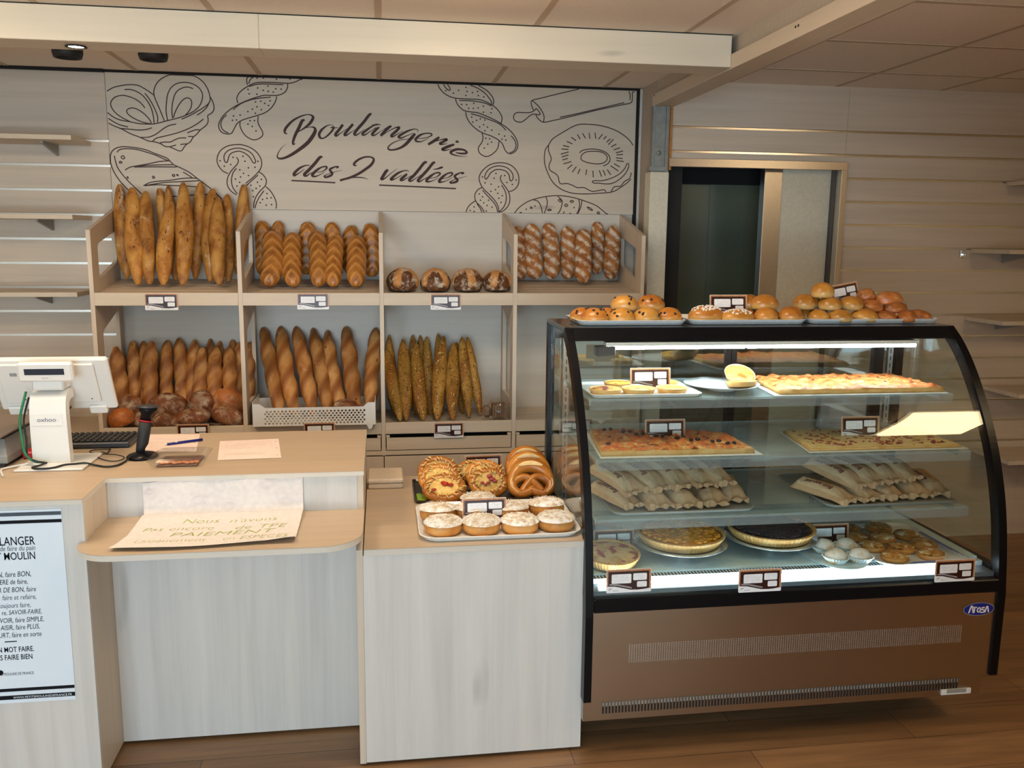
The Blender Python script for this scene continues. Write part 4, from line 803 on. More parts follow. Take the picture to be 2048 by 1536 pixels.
for n, (x, z, rx, rz, lab) in enumerate(((-.190, .885, .062, .05, 'rounded floury loaf end inside the white crate'), (-.100, .868, .038, .032, 'small pale loaf end in the right corner of the crate'))):
    m = round_mesh(20+n, 1, 1, 1); m.v = [(a*rx+x, b_*.05+4.385, c*rz*.62+z-rz*.5) for a, b_, c in m.v]
    tag(m.build('loaf_end', B_RUST), lab, 'bread')
o = thing('sliced_bread_bag', 'clear plastic bag of sliced brown bread beside the seeded baguettes', 'bread bag', (.59, 4.44, .79))
b = MB()
for k in range(6): b.box(.555+.012*k, .566+.012*k, 4.385, 4.465, .795, .868, 0, .012)
b.box(.505, .552, 4.40, 4.46, .795, .855, 0, .015)
b.build('slices', crust('brown_bread_slice', [(.3, lin(112, 84, 62)), (.7, lin(150, 120, 94))], scale=40), o)
m = round_mesh(31, 1, 1, 1); m.v = [(a*.068+.592+.004*nz((a*5, b_*5, c*5)), b_*.062+4.427+.004*nz((b_*6, a*5, 3)), c*.066+.790+.006*nz((c*5, a*6, b_*3))) for a, b_, c in m.v]
m.c = [0]*len(m.v); m.build('film', FILM, o)

# ================================================================== PASTRIES
def tray(name, lab, x0, x1, y0, y1, z, r=.03, h=.018, lip=.014, mat=None, rot=0, sl=0):
    b = MB(); P0 = rrect(x0+lip, x1-lip, y0+lip, y1-lip, r); P1 = rrect(x0, x1, y0, y1, r+lip*.6)
    I0 = rrect(x0+lip+.004, x1-lip-.004, y0+lip+.004, y1-lip-.004, r); I1 = rrect(x0+.004, x1-.004, y0+.004, y1-.004, r+lip*.6)
    R = [[(a, c, z) for a, c in P0], [(a, c, z+h) for a, c in P1], [(a, c, z+h+.001) for a, c in I1], [(a, c, z+.004) for a, c in I0]]
    b.rings(R, 0, False)
    o = b.build(name, mat or WHITEC); return tag(o, lab, 'tray')
BUNM = crust('bun_crust', [(.3, lin(156, 94, 30)), (.5, lin(186, 126, 48)), (.72, lin(200, 148, 72))], None, (lin(206, 168, 104), .45, .95), None, 10, .32, .12, coat=.25, var=.12)
BUND = crust('brioche_crust', [(.3, lin(144, 80, 24)), (.5, lin(178, 110, 38)), (.72, lin(192, 134, 60))], None, (lin(204, 162, 92), .45, .95), None, 10, .3, .12, coat=.3, var=.14)
PASTM = crust('filled_pastry_crust', [(.3, lin(122, 66, 28)), (.5, lin(172, 102, 48)), (.72, lin(200, 138, 78))], None, (lin(196, 122, 66), .4, .9), None, 22, .35, .4, coat=.25)
RAISM = plain('raisin', lin(36, 16, 14), .4)
PEARL = plain('pearl_sugar', lin(240, 234, 224), .6)
def bun_mesh(seed, rx, ry, h, lump=.04):
    na, nk = 24, 14; rings, cs = [], []
    for i in range(nk+1):
        ph = -PI/2*.5+(PI/2+PI/2*.5)*i/nk; ring = []
        for j in range(na):
            a = 2*PI*j/na; q = max(math.cos(ph), .03); x, y, z = q*math.cos(a), q*math.sin(a), math.sin(ph)
            f = 1+lump*nz((x*1.8+seed*4.1, y*1.8, z*1.8))
            ring.append((x*rx*f, y*ry*f, max((z*f+.45)/1.45*h, 0))); cs.append(max(.001, min(1, .75-z*1.3)))
        rings.append(ring)
    m = MB(); m.rings(rings, 0, True, c=cs); return m
def moved(m, x, y, z, rz=0, tilt=0, sc=1):
    T = Matrix.Translation((x, y, z)) @ Matrix.Rotation(rz, 4, 'Z') @ Matrix.Rotation(tilt, 4, 'X')
    m.v = [tuple(T @ Vector(p)) for p in m.v]; return m
ZT = 1.4045
tray('serving_tray', 'white rectangular tray of raisin buns on top of the glass case', .697, 1.112, 3.075, 3.335, ZT+.001)
tray('serving_tray', 'white rectangular tray of sugar buns and brioches atop the glass case', 1.122, 1.588, 3.085, 3.335, ZT+.001)
tray('serving_tray', 'white rectangular tray of round rolls and filled pastries atop the glass case', 1.598, 2.140, 3.095, 3.33, ZT+.001)
rng = random.Random(3)
zt = ZT+.0055
raisin = [(0.742, 3.215, zt, .046, 'darkest raisin bun at the left end of the tray'), (0.770, 3.135, zt, .050, 'shiny raisin bun at the front left of the tray'), (0.838, 3.222, zt, .044, 'raisin bun half hidden behind the front row on the tray'),
          (0.872, 3.132, zt, .049, 'pale raisin bun second from the left in the front row'), (0.895, 3.185, zt+.044, .050, 'raisin bun on top of the pile, left one of two'), (0.968, 3.135, zt, .051, 'raisin bun third from the left in the front row'),
          (1.000, 3.19, zt+.044, .052, 'darker raisin bun on top of the pile, right one of two'), (1.058, 3.150, zt, .050, 'raisin bun at the right end of the front row')]
rp = None
for n, (x, y, z, r, lab) in enumerate(raisin):
    m = moved(bun_mesh(n, r, r*.92, r*1.12), x, y, z)
    o = tag(m.build('raisin_bun', BUNM if n in (3, 4, 5) else BUND), lab, 'bun', 'raisin buns on the case')
    for k in range(7):
        a = rng.uniform(PI, 2*PI) if k < 5 else rng.uniform(0, PI); e = rng.uniform(.25, 1.1)
        p = Vector((math.cos(a)*math.cos(e)*r*.97, math.sin(a)*math.cos(e)*r*.9, (math.sin(e)+.45)/1.45*r*1.12-.0005))
        if rp is None: mm = MB(); mm.ell((0, 0, 0), (.0064, .0050, .005), 8, 5); q = mm.build('raisin', RAISM, o, (0, 0, 0)); rp = q
        else: q = rp.copy(); COL.objects.link(q); q.parent = o
        q.location = Vector((x, y, z))+p-o.location; q.rotation_euler = (0, rng.uniform(-1, 1), rng.uniform(0, 3))
def sugar(o, x, y, z, rx, ry, h, n=110):
    b = MB()
    for k in range(n):
        a, q = rng.uniform(0, 2*PI), math.sqrt(rng.random())*.82; zz = (math.sqrt(1-q*q)+.45)/1.45*h
        s = rng.uniform(.0015, .003); b.box(x+math.cos(a)*q*rx-s, x+math.cos(a)*q*rx+s, y+math.sin(a)*q*ry-s, y+math.sin(a)*q*ry+s, z+zz-s, z+zz+s)
    k = b.build('pearl_sugar', PEARL, o); k['kind'] = 'stuff'
for n, (x, y, rx, ry, h, lab, mt) in enumerate(((1.210, 3.165, .070, .046, .062, 'long brown bun sprinkled with pearl sugar, left on its tray', BUND), (1.324, 3.14, .064, .046, .05, 'pale bun sprinkled with pearl sugar in front of the price card', BUNM))):
    o = tag(moved(bun_mesh(40+n, rx, ry, h), x, y, zt).build('sugar_bun', mt), lab, 'bun', 'sugar buns on the case'); sugar(o, x, y, zt, rx, ry, h)
for n, (x, y, z, rx, ry, h, lab) in enumerate(((1.410, 3.245, zt+.042, .048, .045, .056, 'brioche at the back of the middle tray pile'), (1.454, 3.195, zt+.046, .056, .046, .056, 'brioche lying on top of the middle tray pile'), (1.397, 3.235, zt, .045, .045, .05, 'brioche under the pile behind the price card'),
                                           (1.439, 3.145, zt, .047, .044, .056, 'brioche at the front of the middle tray'), (1.540, 3.148, zt, .052, .046, .060, 'shiny brioche at the right end of the middle tray'), (1.492, 3.25, zt, .046, .045, .05, 'brioche behind the front pair of the middle tray'))):
    tag(moved(bun_mesh(50+n, rx, ry, h), x, y, z, .2*n).build('brioche', BUND), lab, 'bun', 'brioches on the case')
for n, (x, y, z, rx, ry, h, lab) in enumerate(((1.648, 3.240, zt, .040, .042, .05, 'round roll half hidden at the left back of its tray'), (1.622, 3.21, zt+.044, .044, .042, .058, 'round roll at the upper left of the roll pile'), (1.655, 3.150, zt, .040, .04, .046, 'round roll left in the front row of its tray'), (1.668, 3.245, zt+.044, .038, .040, .054, 'round roll squeezed in the middle of the pile'),
                                           (1.690, 3.20, zt+.090, .050, .044, .058, 'topmost round roll crowning the pile'), (1.712, 3.180, zt+.044, .050, .044, .052, 'round roll below the topmost one'), (1.800, 3.18, zt+.044, .048, .044, .052, 'pale round roll under the price card'),
                                           (1.735, 3.138, zt, .050, .042, .048, 'round roll in the middle of the front row'), (1.838, 3.142, zt, .052, .044, .050, 'round roll right of the middle in front'))):
    tag(moved(bun_mesh(70+n, rx, ry, h), x, y, z, .3*n).build('round_roll', BUNM), lab, 'bun', 'round rolls on the case')
for n, (x, y, z, rx, ry, h, lab) in enumerate(((1.905, 3.255, zt+.075, .036, .035, .045, 'filled pastry behind the price card on the pile'), (1.985, 3.225, zt+.062, .056, .042, .050, 'shiny filled pastry on top of the pile'), (1.895, 3.200, zt+.036, .052, .044, .045, 'filled pastry under the corner of the price card'),
                                           (1.998, 3.20, zt+.030, .055, .044, .045, 'filled pastry in the middle of the pile'), (1.925, 3.142, zt, .045, .04, .042, 'ragged filled pastry left in the front row'), (1.975, 3.245, zt, .05, .05, .045, 'filled pastry under the back of the pile'), (2.012, 3.135, zt, .055, .036, .046, 'smooth long filled pastry in the front row'), (2.085, 3.175, zt, .034, .05, .044, 'filled pastry at the right end of the tray'))):
    tag(moved(bun_mesh(90+n, rx, ry, h, .16 if n not in (6, 7) else .05), x, y, z, .15*n).build('filled_pastry', PASTM), lab, 'pastry', 'filled pastries on the case')

# ---------------- low counter: crumble cakes
TRAYD = plain('dark_printed_tray', lin(42, 32, 24), .25)
CZ = .7455
tray('cake_tray', 'white oval-cornered tray of crumble cakes on the low counter', .108, .648, 2.700, 3.09, CZ, .05, .016, .014)
CAKEM = crust('cake_side', [(.3, lin(182, 112, 44)), (.5, lin(206, 142, 70)), (.75, lin(216, 166, 104))], None, None, None, 12, .45, .15)
CRUM = crust('crumble_topping', [(.25, lin(186, 152, 112)), (.5, lin(216, 194, 162)), (.7, lin(232, 220, 200))], (lin(248, 244, 236), 40, .42, .56), None, None, 70, .8, .7, var=.08)
def cake(seed, r):
    b = MB(); b.lathe([(r*.86, 0), (r*.97, .008), (r, .022), (r*.96, .034), (r*.80, .040)], n=28); top = MB(); R = []
    for i in range(15):
        q = i/14; ring = []
        for j in range(30):
            a = 2*PI*j/30; rr = r*1.03*(1-q)+.0005; h = .034+.018*math.sqrt(max(0, 1-(1-q)**2)) + (.004*nz((math.cos(a)*rr*90+seed*7, math.sin(a)*rr*90, 0))+.003*nz((math.cos(a)*rr*210+seed, math.sin(a)*rr*210, 5)))*(1 if q > 0 else .3)
            ring.append((math.cos(a)*rr*(1+.04*nz((a*3, seed, 0))), math.sin(a)*rr, h))
        R.append(ring)
    top.rings(R, 0, False); return b, top
cakes = [(.190, 2.792, 0, 'front row, leftmost'), (.316, 2.786, 0, 'front row, second from the left'), (.445, 2.780, 0, 'front row, second from the right'), (.570, 2.793, 0, 'front row, rightmost'),
         (.180, 2.898, .012, 'second row, leftmost'), (.300, 2.900, .010, 'second row, behind the left edge of the price card'), (.430, 2.895, .010, 'second row, behind the right edge of the price card'), (.558, 2.903, .016, 'second row, rightmost'), (.330, 3.005, .012, 'alone at the back behind the price card')]
for n, (x, y, dz, lab) in enumerate(cakes):
    s, t = cake(n, .0635); T = Matrix.Translation((x, y, CZ+.006+dz)) @ Matrix.Rotation(-.10 if dz else 0, 4, 'X')
    for m in (s, t): m.v = [tuple(T @ Vector(p)) for p in m.v]
    o = s.build('crumble_cake', CAKEM, origin=(x, y, CZ+.006)); tag(o, 'sugared crumble cake, %s' % lab, 'cake', 'crumble cakes on the low counter'); t.build('crumble_topping', CRUM, o)
    b = MB(); rq = random.Random(n)
    for k in range(120):
        a = rq.uniform(0, 2*PI); q = math.sqrt(rq.random())*.060; s_ = rq.uniform(.0009, .0024); zz = CZ+.006+dz+.036+.016*math.sqrt(max(0, 1-(q/.064)**2))
        b.ell((x+math.cos(a)*q, y+math.sin(a)*q, zz+.0012), (s_, s_*.8, s_*.8), 5, 3, tilt=Matrix.Rotation(k, 3, 'X'))
    k = b.build('crumbs', CRUM, o); k['kind'] = 'stuff'
# ---------------- dark tray with savoury breads
td = tray('bread_tray', 'dark printed tray with green motif under the cheese breads', .108, .645, 3.125, 3.43, CZ, .01, .010, .006, TRAYD)
b = MB(); g1 = [(.120, 3.155), (.150, 3.15), (.165, 3.21), (.130, 3.25), (.118, 3.24)]; g2 = [(.32, 3.142), (.40, 3.140), (.46, 3.150), (.38, 3.165)]; g3 = [(.590, 3.20), (.632, 3.19), (.632, 3.40), (.60, 3.40)]
for g in (g1, g2, g3): b.add([(a, c, CZ+.0045) for a, c in g], [tuple(range(len(g)))])
b.build('green_motif', plain('tray_green', lin(128, 164, 44), .3), td)
DOUGH = crust('lye_dough_crust', [(.3, lin(150, 84, 24)), (.5, lin(190, 118, 40)), (.75, lin(206, 142, 60))], None, None, None, 9, .3, .12, coat=.3)
CHEESE = crust('baked_cheese', [(.25, lin(206, 154, 72)), (.5, lin(230, 192, 112)), (.75, lin(240, 214, 146))], None, None, [(lin(160, 150, 96), 70, .72, .78)], 45, .5, .6)
SHRED = plain('cheese_shred', lin(232, 200, 124), .5)
SPLITM = crust('split_dough', [(.3, lin(222, 184, 120)), (.7, lin(240, 212, 158))], None, None, None, 40, .6, .5)
HAM = plain('ham_pieces', lin(164, 62, 66), .4, var=.25)
TOM = plain('tomato_pieces', lin(176, 40, 18), .25, var=.25)
def flat_bread(name, lab, grp, T, r, seed, bits, ring=True):
    o_ = T @ Vector((0, 0, 0)); P = [(math.cos(a)*r*.74*(1+.03*math.sin(3*a+seed)), math.sin(a)*r*.56, .018) for a in [2*PI*k/26 for k in range(27)]]
    b = MB(); R = []
    for i in range(26):
        a = 2*PI*i/26; c = Vector((math.cos(a), math.sin(a)*.78, 0)); ro = r*.22*(1+.12*nz((math.cos(a)*2+seed, math.sin(a)*2, 0)))
        R.append([tuple(Vector((c.x*r*.78, c.y*r*.78, .020)) + c.normalized()*math.cos(2*PI*k/12)*ro + Vector((0, 0, math.sin(2*PI*k/12)*ro*.85))) for k in range(12)])
    R.append(R[0]); b.rings(R, 0, True, cap=False)
    b.v = [tuple(T @ Vector(p)) for p in b.v]; o = b.build(name, DOUGH, origin=o_); tag(o, lab, 'pastry', grp)
    m = MB(); R = []
    for i in range(9):
        q = 1-i/8; R.append([(math.cos(a)*r*.74*q, math.sin(a)*r*.58*q, .030+.008*(1-q*q)+.004*nz((math.cos(a)*q*6+seed, math.sin(a)*q*6, 1))) for a in [2*PI*k/26 for k in range(26)]])
    m.rings(R, 0, True); m.v = [tuple(T @ Vector(p)) for p in m.v]; m.build('cheese_filling', CHEESE, o)
    m = MB(); rq = random.Random(seed)
    for k in range(26):
        a = 2*PI*k/26+rq.uniform(-.1, .1); q = rq.uniform(.55, .95); p = Vector((math.cos(a)*r*q, math.sin(a)*r*.76*q, .040)); d = Vector((math.cos(a+.4), math.sin(a+.4), -.3))*r*.16
        m.tube([p-d*.5, p+Vector((0, 0, .003)), p+d*.7], .0026, 5)
    m.v = [tuple(T @ Vector(p)) for p in m.v]; m.build('cheese_shreds', SHRED, o)
    for bx, by, bs in bits[1]:
        m = MB(); m.ell((bx*r, by*r, .043), (bs, bs*.62, bs*.5), 10, 6); m.v = [tuple(T @ Vector(p)) for p in m.v]; m.build('tomato_piece' if bits[0] is TOM else 'ham_piece', bits[0], o)
    return o
def TT(x, y, z, tilt, rz=0): return Matrix.Translation((x, y, z)) @ Matrix.Rotation(rz, 4, 'Z') @ Matrix.Rotation(tilt, 4, 'X')
z1 = CZ+.012
tb = [(-.25, -.35, .012), (.05, .02, .014), (.28, -.05, .012)]
flat_bread('cheese_bread', 'oval cheese bread with tomato pieces, front one of the left stack', 'cheese and tomato breads', TT(.222, 3.182, z1+.014, .60, -.15), .084, 1, (TOM, [(-.42, -.30, .010), (.05, .05, .014), (.30, .0, .011), (-.05, .12, .010)]))
flat_bread('cheese_bread', 'oval cheese bread with herbs, middle one of the left stack', 'cheese and tomato breads', TT(.206, 3.255, z1+.034, .75, .05), .082, 2, (TOM, [(.2, .1, .008)]))
flat_bread('cheese_bread', 'oval cheese bread with one tomato piece, rear one of the left stack', 'cheese and tomato breads', TT(.204, 3.325, z1+.046, .85, .1), .082, 3, (TOM, [(0, .12, .013), (.4, -.1, .009)]))
hb = [(-.35, -.1, .008), (.05, .22, .012), (.15, .05, .013), (.28, -.05, .01), (-.05, -.12, .008), (-.2, -.2, .007)]
flat_bread('ham_cheese_bread', 'oval ham and cheese bread, front one of the middle stack', 'ham and cheese breads', TT(.388, 3.205, z1+.028, .85, .05), .078, 4, (HAM, hb))
flat_bread('ham_cheese_bread', 'oval ham and cheese bread, second of the middle stack', 'ham and cheese breads', TT(.382, 3.275, z1+.042, .95, 0), .077, 5, (HAM, hb[:2]))
flat_bread('ham_cheese_bread', 'oval ham and cheese bread, rear one left of the card', 'ham and cheese breads', TT(.335, 3.338, z1+.034, .95, .2), .068, 6, (HAM, hb[:2]))
def pretzel(lab, T, s, seed):
    o = thing('pretzel', lab, 'pastry', T @ Vector((0, 0, 0)), 'split pretzels on the dark tray')
    P = catmull([(-.62, -.42, .02), (-.25, -.12, .12), (.30, .28, .10), (.74, .30, 0), (.86, -.20, 0), (.52, -.60, 0), (.12, -.58, .03), (-.05, -.35, .1)][::-1] , 5)
    pts = catmull([(.50, -.66, .10), (.16, -.20, .16), (-.22, .12, .12), (-.62, .05, 0), (-.90, -.18, 0), (-.80, .28, 0), (-.45, .62, 0), (0, .74, 0), (.45, .62, 0), (.80, .28, 0), (.90, -.18, 0), (.62, .05, 0), (.22, .12, .16), (-.16, -.20, .16), (-.50, -.66, .10)], 5)
    loop = catmull([(-.90, -.10, 0), (-.86, -.46, 0), (-.55, -.72, 0), (-.15, -.62, 0), (0, -.50, .02), (.15, -.62, 0), (.55, -.72, 0), (.86, -.46, 0), (.90, -.10, 0)], 5)
    b = MB(); n = len(pts); b.tube([(p.x*s, p.y*s, .022+p.z*s*.25) for p in pts], [s*(.19+.16*math.exp(-((i-n/2)/(n*.16))**2)) for i in range(n)], 12)
    b.tube([(p.x*s, p.y*s, .022) for p in loop], s*.23, 12)
    b.v = [tuple(T @ Vector(p)) for p in b.v]; b.build('dough', DOUGH, o)
    m = MB(); R = []
    for i in range(17):
        x = -.58+1.16*i/16; yy = .74-.42*x*x; wd = .115*math.sqrt(max(.02, 1-(x/.60)**2))
        R.append([(x*s, (yy+wd*q)*s, .022+s*.36*math.cos(q*.5)+.0008) for q in (-1, -.5, 0, .5, 1)])
    m.rings(R, 0, True, False, False); m.v = [tuple(T @ Vector(p)) for p in m.v]; m.build('split', SPLITM, o)
    m = MB()
    for sx in (-1, 1):
        q = catmull([(sx*.70, .28, 0), (sx*.97, -.08, 0), (sx*.94, -.42, 0), (sx*.66, -.74, 0)], 3); m.tube([(p.x*s, p.y*s, .022+s*.19) for p in q], .0035, 5)
    m.v = [tuple(T @ Vector(p)) for p in m.v]; m.build('pale_streak', SPLITM, o)
pretzel('split pretzel at the front of the right stack on the dark tray', TT(.551, 3.205, z1+.034, .85, 0), .081, 1)
pretzel('split pretzel in the middle of the right stack on the dark tray', TT(.554, 3.275, z1+.049, .95, 0), .079, 2)
pretzel('split pretzel at the back of the right stack on the dark tray', TT(.556, 3.345, z1+.056, 1.0, 0), .077, 3)
# kraft lunch box lids
o = thing('kraft_box', 'closed pale cardboard food box on the low counter beside the cash counter', 'box', (.0, 3.46, CZ))
MB().box(-.064, .071, 3.335, 3.505, CZ, CZ+.020, 0, .004).build('base', plain('kraft_box_card', lin(202, 180, 152), .8), o); MB().box(-.066, .073, 3.333, 3.507, CZ+.0205, CZ+.040, 0, .006).build('lid', plain('kraft_lid_card', lin(206, 186, 160), .8), o)

# ================================================================== IN THE CASE
S1, S2, S3, DK = 1.1745, .9905, .7865, .5985
CRUSTM = crust('short_crust', [(.3, lin(196, 142, 72)), (.5, lin(216, 170, 104)), (.75, lin(228, 194, 138))], None, None, None, 20, .6, .2)
EGG = crust('egg_custard', [(.25, lin(190, 128, 40)), (.5, lin(222, 172, 72)), (.75, lin(236, 200, 112))], None, None, [(lin(166, 84, 28), 34, .54, .66)], 30, .4, .3)
EGGM = crust('egg_custard_meat', [(.25, lin(176, 108, 60)), (.5, lin(220, 168, 84)), (.75, lin(238, 206, 130))], None, None, [(lin(140, 78, 70), 26, .52, .6)], 30, .4, .4)
def tartlet(name, lab, grp, x, y, z, r, h, fill, tilt=0, rz=0, flute=0, seed=0, nw=36, half=False):
    T = TT(x, y, z, tilt, rz); b = MB()
    def ring(rr, zz):
        nn = nw*3 if flute else nw
        return [(math.cos(2*PI*k/nn)*rr*(1+(flute*math.cos(2*PI*k/nn*nw))), math.sin(2*PI*k/nn)*rr*(1+(flute*math.cos(2*PI*k/nn*nw))), zz) for k in range(nn)]
    b.rings([ring(r*.86, 0), ring(r, h), ring(r*.94, h+.001), ring(r*.90, h*.6)], 0, not flute)
    b.v = [tuple(T @ Vector(p)) for p in b.v]; o = b.build(name, CRUSTM, origin=T @ Vector((0, 0, 0))); tag(o, lab, 'tart', grp)
    m = MB(); R = []
    for i in range(9):
        q = 1-i/8; R.append([(math.cos(a)*r*.925*q, math.sin(a)*r*.925*q, h*.80+.006*min(1, (1-q)*3)*(r/.06)**.5+.0025*nz((math.cos(a)*q*r*60+seed*3, math.sin(a)*q*r*60, seed))*(0 if q == 1 else 1)) for a in [2*PI*k/36 for k in range(36)]])
    m.rings(R, 0, True); m.v = [tuple(T @ Vector(p)) for p in m.v]; m.build('filling', fill, o); return o
tray('tart_tray', 'white rectangular tray of tartlets on the top shelf of the case', .705, 1.108, 2.880, 3.165, S1, .02, .012, .012)
zz = S1+.005
for n, (x, y, r, fl, lab) in enumerate(((.770, 2.945, .058, EGGM, 'meat tartlet at the front left of the top shelf tray'), (.890, 2.945, .060, EGG, 'yellow egg tartlet at the front middle of the top shelf tray'), (1.012, 2.948, .056, EGG, 'browned egg tartlet at the front right of the top shelf tray'), (.850, 3.068, .054, EGG, 'egg tartlet behind the price card on the top shelf tray'), (1.028, 3.075, .050, EGG, 'egg tartlet hidden at the back right of the top shelf tray'))):
    tartlet('tartlet', lab, 'tartlets on the top shelf', x, y, zz, r, .020, fl, seed=n)
b = MB(); b.lathe([(.045, 0), (.05, .001), (.052, .006), (.10, .014), (.136, .024), (.137, .026), (.10, .017), (.05, .010), (.0, .009)], (1.225, 3.02, S1), 44)
tag(b.build('plate', WHITEC), 'round white plate with two tartlets on the top shelf', 'plate')
tartlet('tartlet', 'round egg tartlet leaning up on the white plate', 'tartlets on the plate', 1.312, 3.070, S1+.036, .058, .018, EGG, .55, 0, seed=7)
tartlet('tartlet', 'egg tartlet lying at the front of the white plate', 'tartlets on the plate', 1.288, 2.985, S1+.018, .056, .018, EGG, -.12, .3, seed=8)
PIZ = crust('pizza_topping', [(.28, lin(150, 62, 26)), (.42, lin(196, 104, 52)), (.55, lin(222, 164, 92)), (.68, lin(238, 214, 162))], None, (lin(206, 110, 58), .45, .85), [(lin(120, 56, 30), 34, .64, .72)], 38, .45, .6, var=0)
def sheet(name, lab, cat, P, z, th, top, crustm, bump, seed, cell=0):
    """baked sheet over the quad P (front-left, front-right, back-right, back-left), thickness th"""
    nx, ny = 56, 26; P = [Vector((a, c, 0)) for a, c in P]
    def pt(u, v): return (P[0]*(1-u)+P[1]*u)*(1-v)+(P[3]*(1-u)+P[2]*u)*v
    o_ = pt(.5, .5)+Vector((0, 0, z)); b = MB(); E = []
    path = [(u/12, 0) for u in range(12)]+[(1, v/6) for v in range(6)]+[(1-u/12, 1) for u in range(12)]+[(0, 1-v/6) for v in range(6)]
    R = []
    for f, zz in ((0, 0), (.0, th*.55), (.012, th), (.03, th*.97)):
        ring = []
        for u, v in path:
            p = pt(.5+(u-.5)*(1-2*f*.6), .5+(v-.5)*(1-2*f)); k = .005*nz((u*9+seed, v*7, f)); ring.append((p.x+k, p.y+k, z+zz+(.003*nz((u*11, v*9+seed, 2)) if zz else 0)))
        R.append(ring)
    b.rings(R, 0, True); o = b.build(name, crustm, origin=o_); tag(o, lab, cat)
    g, F, cs = [], [], []
    for j in range(ny+1):
        for i in range(nx+1):
            u, v = .006+.988*i/nx, .010+.98*j/ny; p = pt(u, v); k = nz((p.x*38+seed, p.y*38, 0)); k2 = nz((p.x*9+seed, p.y*9, 3))
            h = th*.97+.002+bump*max(0, k)+bump*.35*nz((p.x*70, p.y*70, seed))+bump*.5*max(0, k2); e = min(u, 1-u, v, 1-v)
            fe = min(1, e/.035); fe = fe*fe*(3-2*fe); h = th*.96+(h-th*.96)*fe
            if cell:
                for cu in cell:
                    if abs(u-cu) < .010: h -= th*.25
                if abs(v-.5) < .02: h -= th*.25
            g.append((p.x, p.y, z+h)); cs.append(max(.001, min(1, .5+k*1.2)))
    for j in range(ny):
        for i in range(nx): a = j*(nx+1)+i; F.append((a, a+1, a+nx+2, a+nx+1))
    m = MB(); m.add(g, F, 0, True, cs); m.build('topping', top, o); return o, pt
def sheetpaper(lab, P, z, cat='baking sheet'):
    b = MB(); b.add([(a, c, z) for a, c in P]+[(a, c, z+.0015) for a, c in P], [(3, 2, 1, 0), (4, 5, 6, 7), (0, 1, 5, 4), (1, 2, 6, 5), (2, 3, 7, 6), (3, 0, 4, 7)])
    return tag(b.build('baking_tray', plain('tray_white', lin(228, 228, 224), .4)), lab, cat)
sheetpaper('thin white tray under the cheese pizza on the top shelf', [(1.365, 2.875), (2.035, 2.875), (2.035, 3.24), (1.40, 3.24)], S1)
sheet('sheet_pizza', 'long cheese and tomato sheet pizza on the top shelf', 'pizza', [(1.390, 2.89), (2.026, 2.89), (2.01, 3.215), (1.415, 3.19)], S1+.002, .018, PIZ, CRUSTM, .016, 3, (.33, .66))
sheetpaper('thin white tray under the olive pizza on the middle shelf', [(.715, 2.775), (1.285, 2.765), (1.285, 3.06), (.75, 3.16)], S2)
o, pt = sheet('olive_pizza', 'tomato and olive sheet pizza on the middle shelf', 'pizza', [(.722, 2.795), (1.262, 2.785), (1.255, 3.03), (.765, 3.14)], S2+.002, .018, PIZ, CRUSTM, .020, 9, (.34, .64))
OLI = plain('black_olive', lin(30, 26, 34), .3)
for n in range(17):
    u, v = .06+.88*((n*.618) % 1), .10+.8*((n*.37+.1) % 1); p = pt(u, v); m = MB(); m.ell((p.x, p.y, S2+.032), (.010, .007, .006), 10, 6, tilt=Matrix.Rotation(n, 3, 'Z')); m.build('olive', OLI, o)
FLA = crust('flamed_tart_cream', [(.25, lin(206, 166, 98)), (.5, lin(226, 200, 136)), (.75, lin(238, 218, 164))], None, None, [(lin(150, 92, 60), 60, .68, .74)], 24, .5, .3, var=0)
sheetpaper('thin white tray under the bacon tart on the middle shelf', [(1.460, 2.775), (2.062, 2.775), (2.055, 3.10), (1.50, 3.10)], S2)
o, pt = sheet('bacon_tart', 'flat rectangular bacon and cream tart on the middle shelf', 'tart', [(1.468, 2.79), (2.045, 2.79), (2.04, 3.08), (1.505, 3.08)], S2+.002, .010, FLA, CRUSTM, .003, 5)
b = MB(); rq = random.Random(9)
for n in range(150):
    p = pt(.05+.9*rq.random(), .07+.86*rq.random()); a = rq.uniform(0, PI); b.box(-.008, .008, -.0028, .0028, 0, .004)
    for i in range(len(b.v)-8, len(b.v)): x, y, z = b.v[i]; b.v[i] = (p.x+x*math.cos(a)-y*math.sin(a), p.y+x*math.sin(a)+y*math.cos(a), S2+.0125+z)
k = b.build('bacon_bits', plain('bacon', lin(150, 58, 50), .4, var=.35, vs=120), o); k['kind'] = 'stuff'
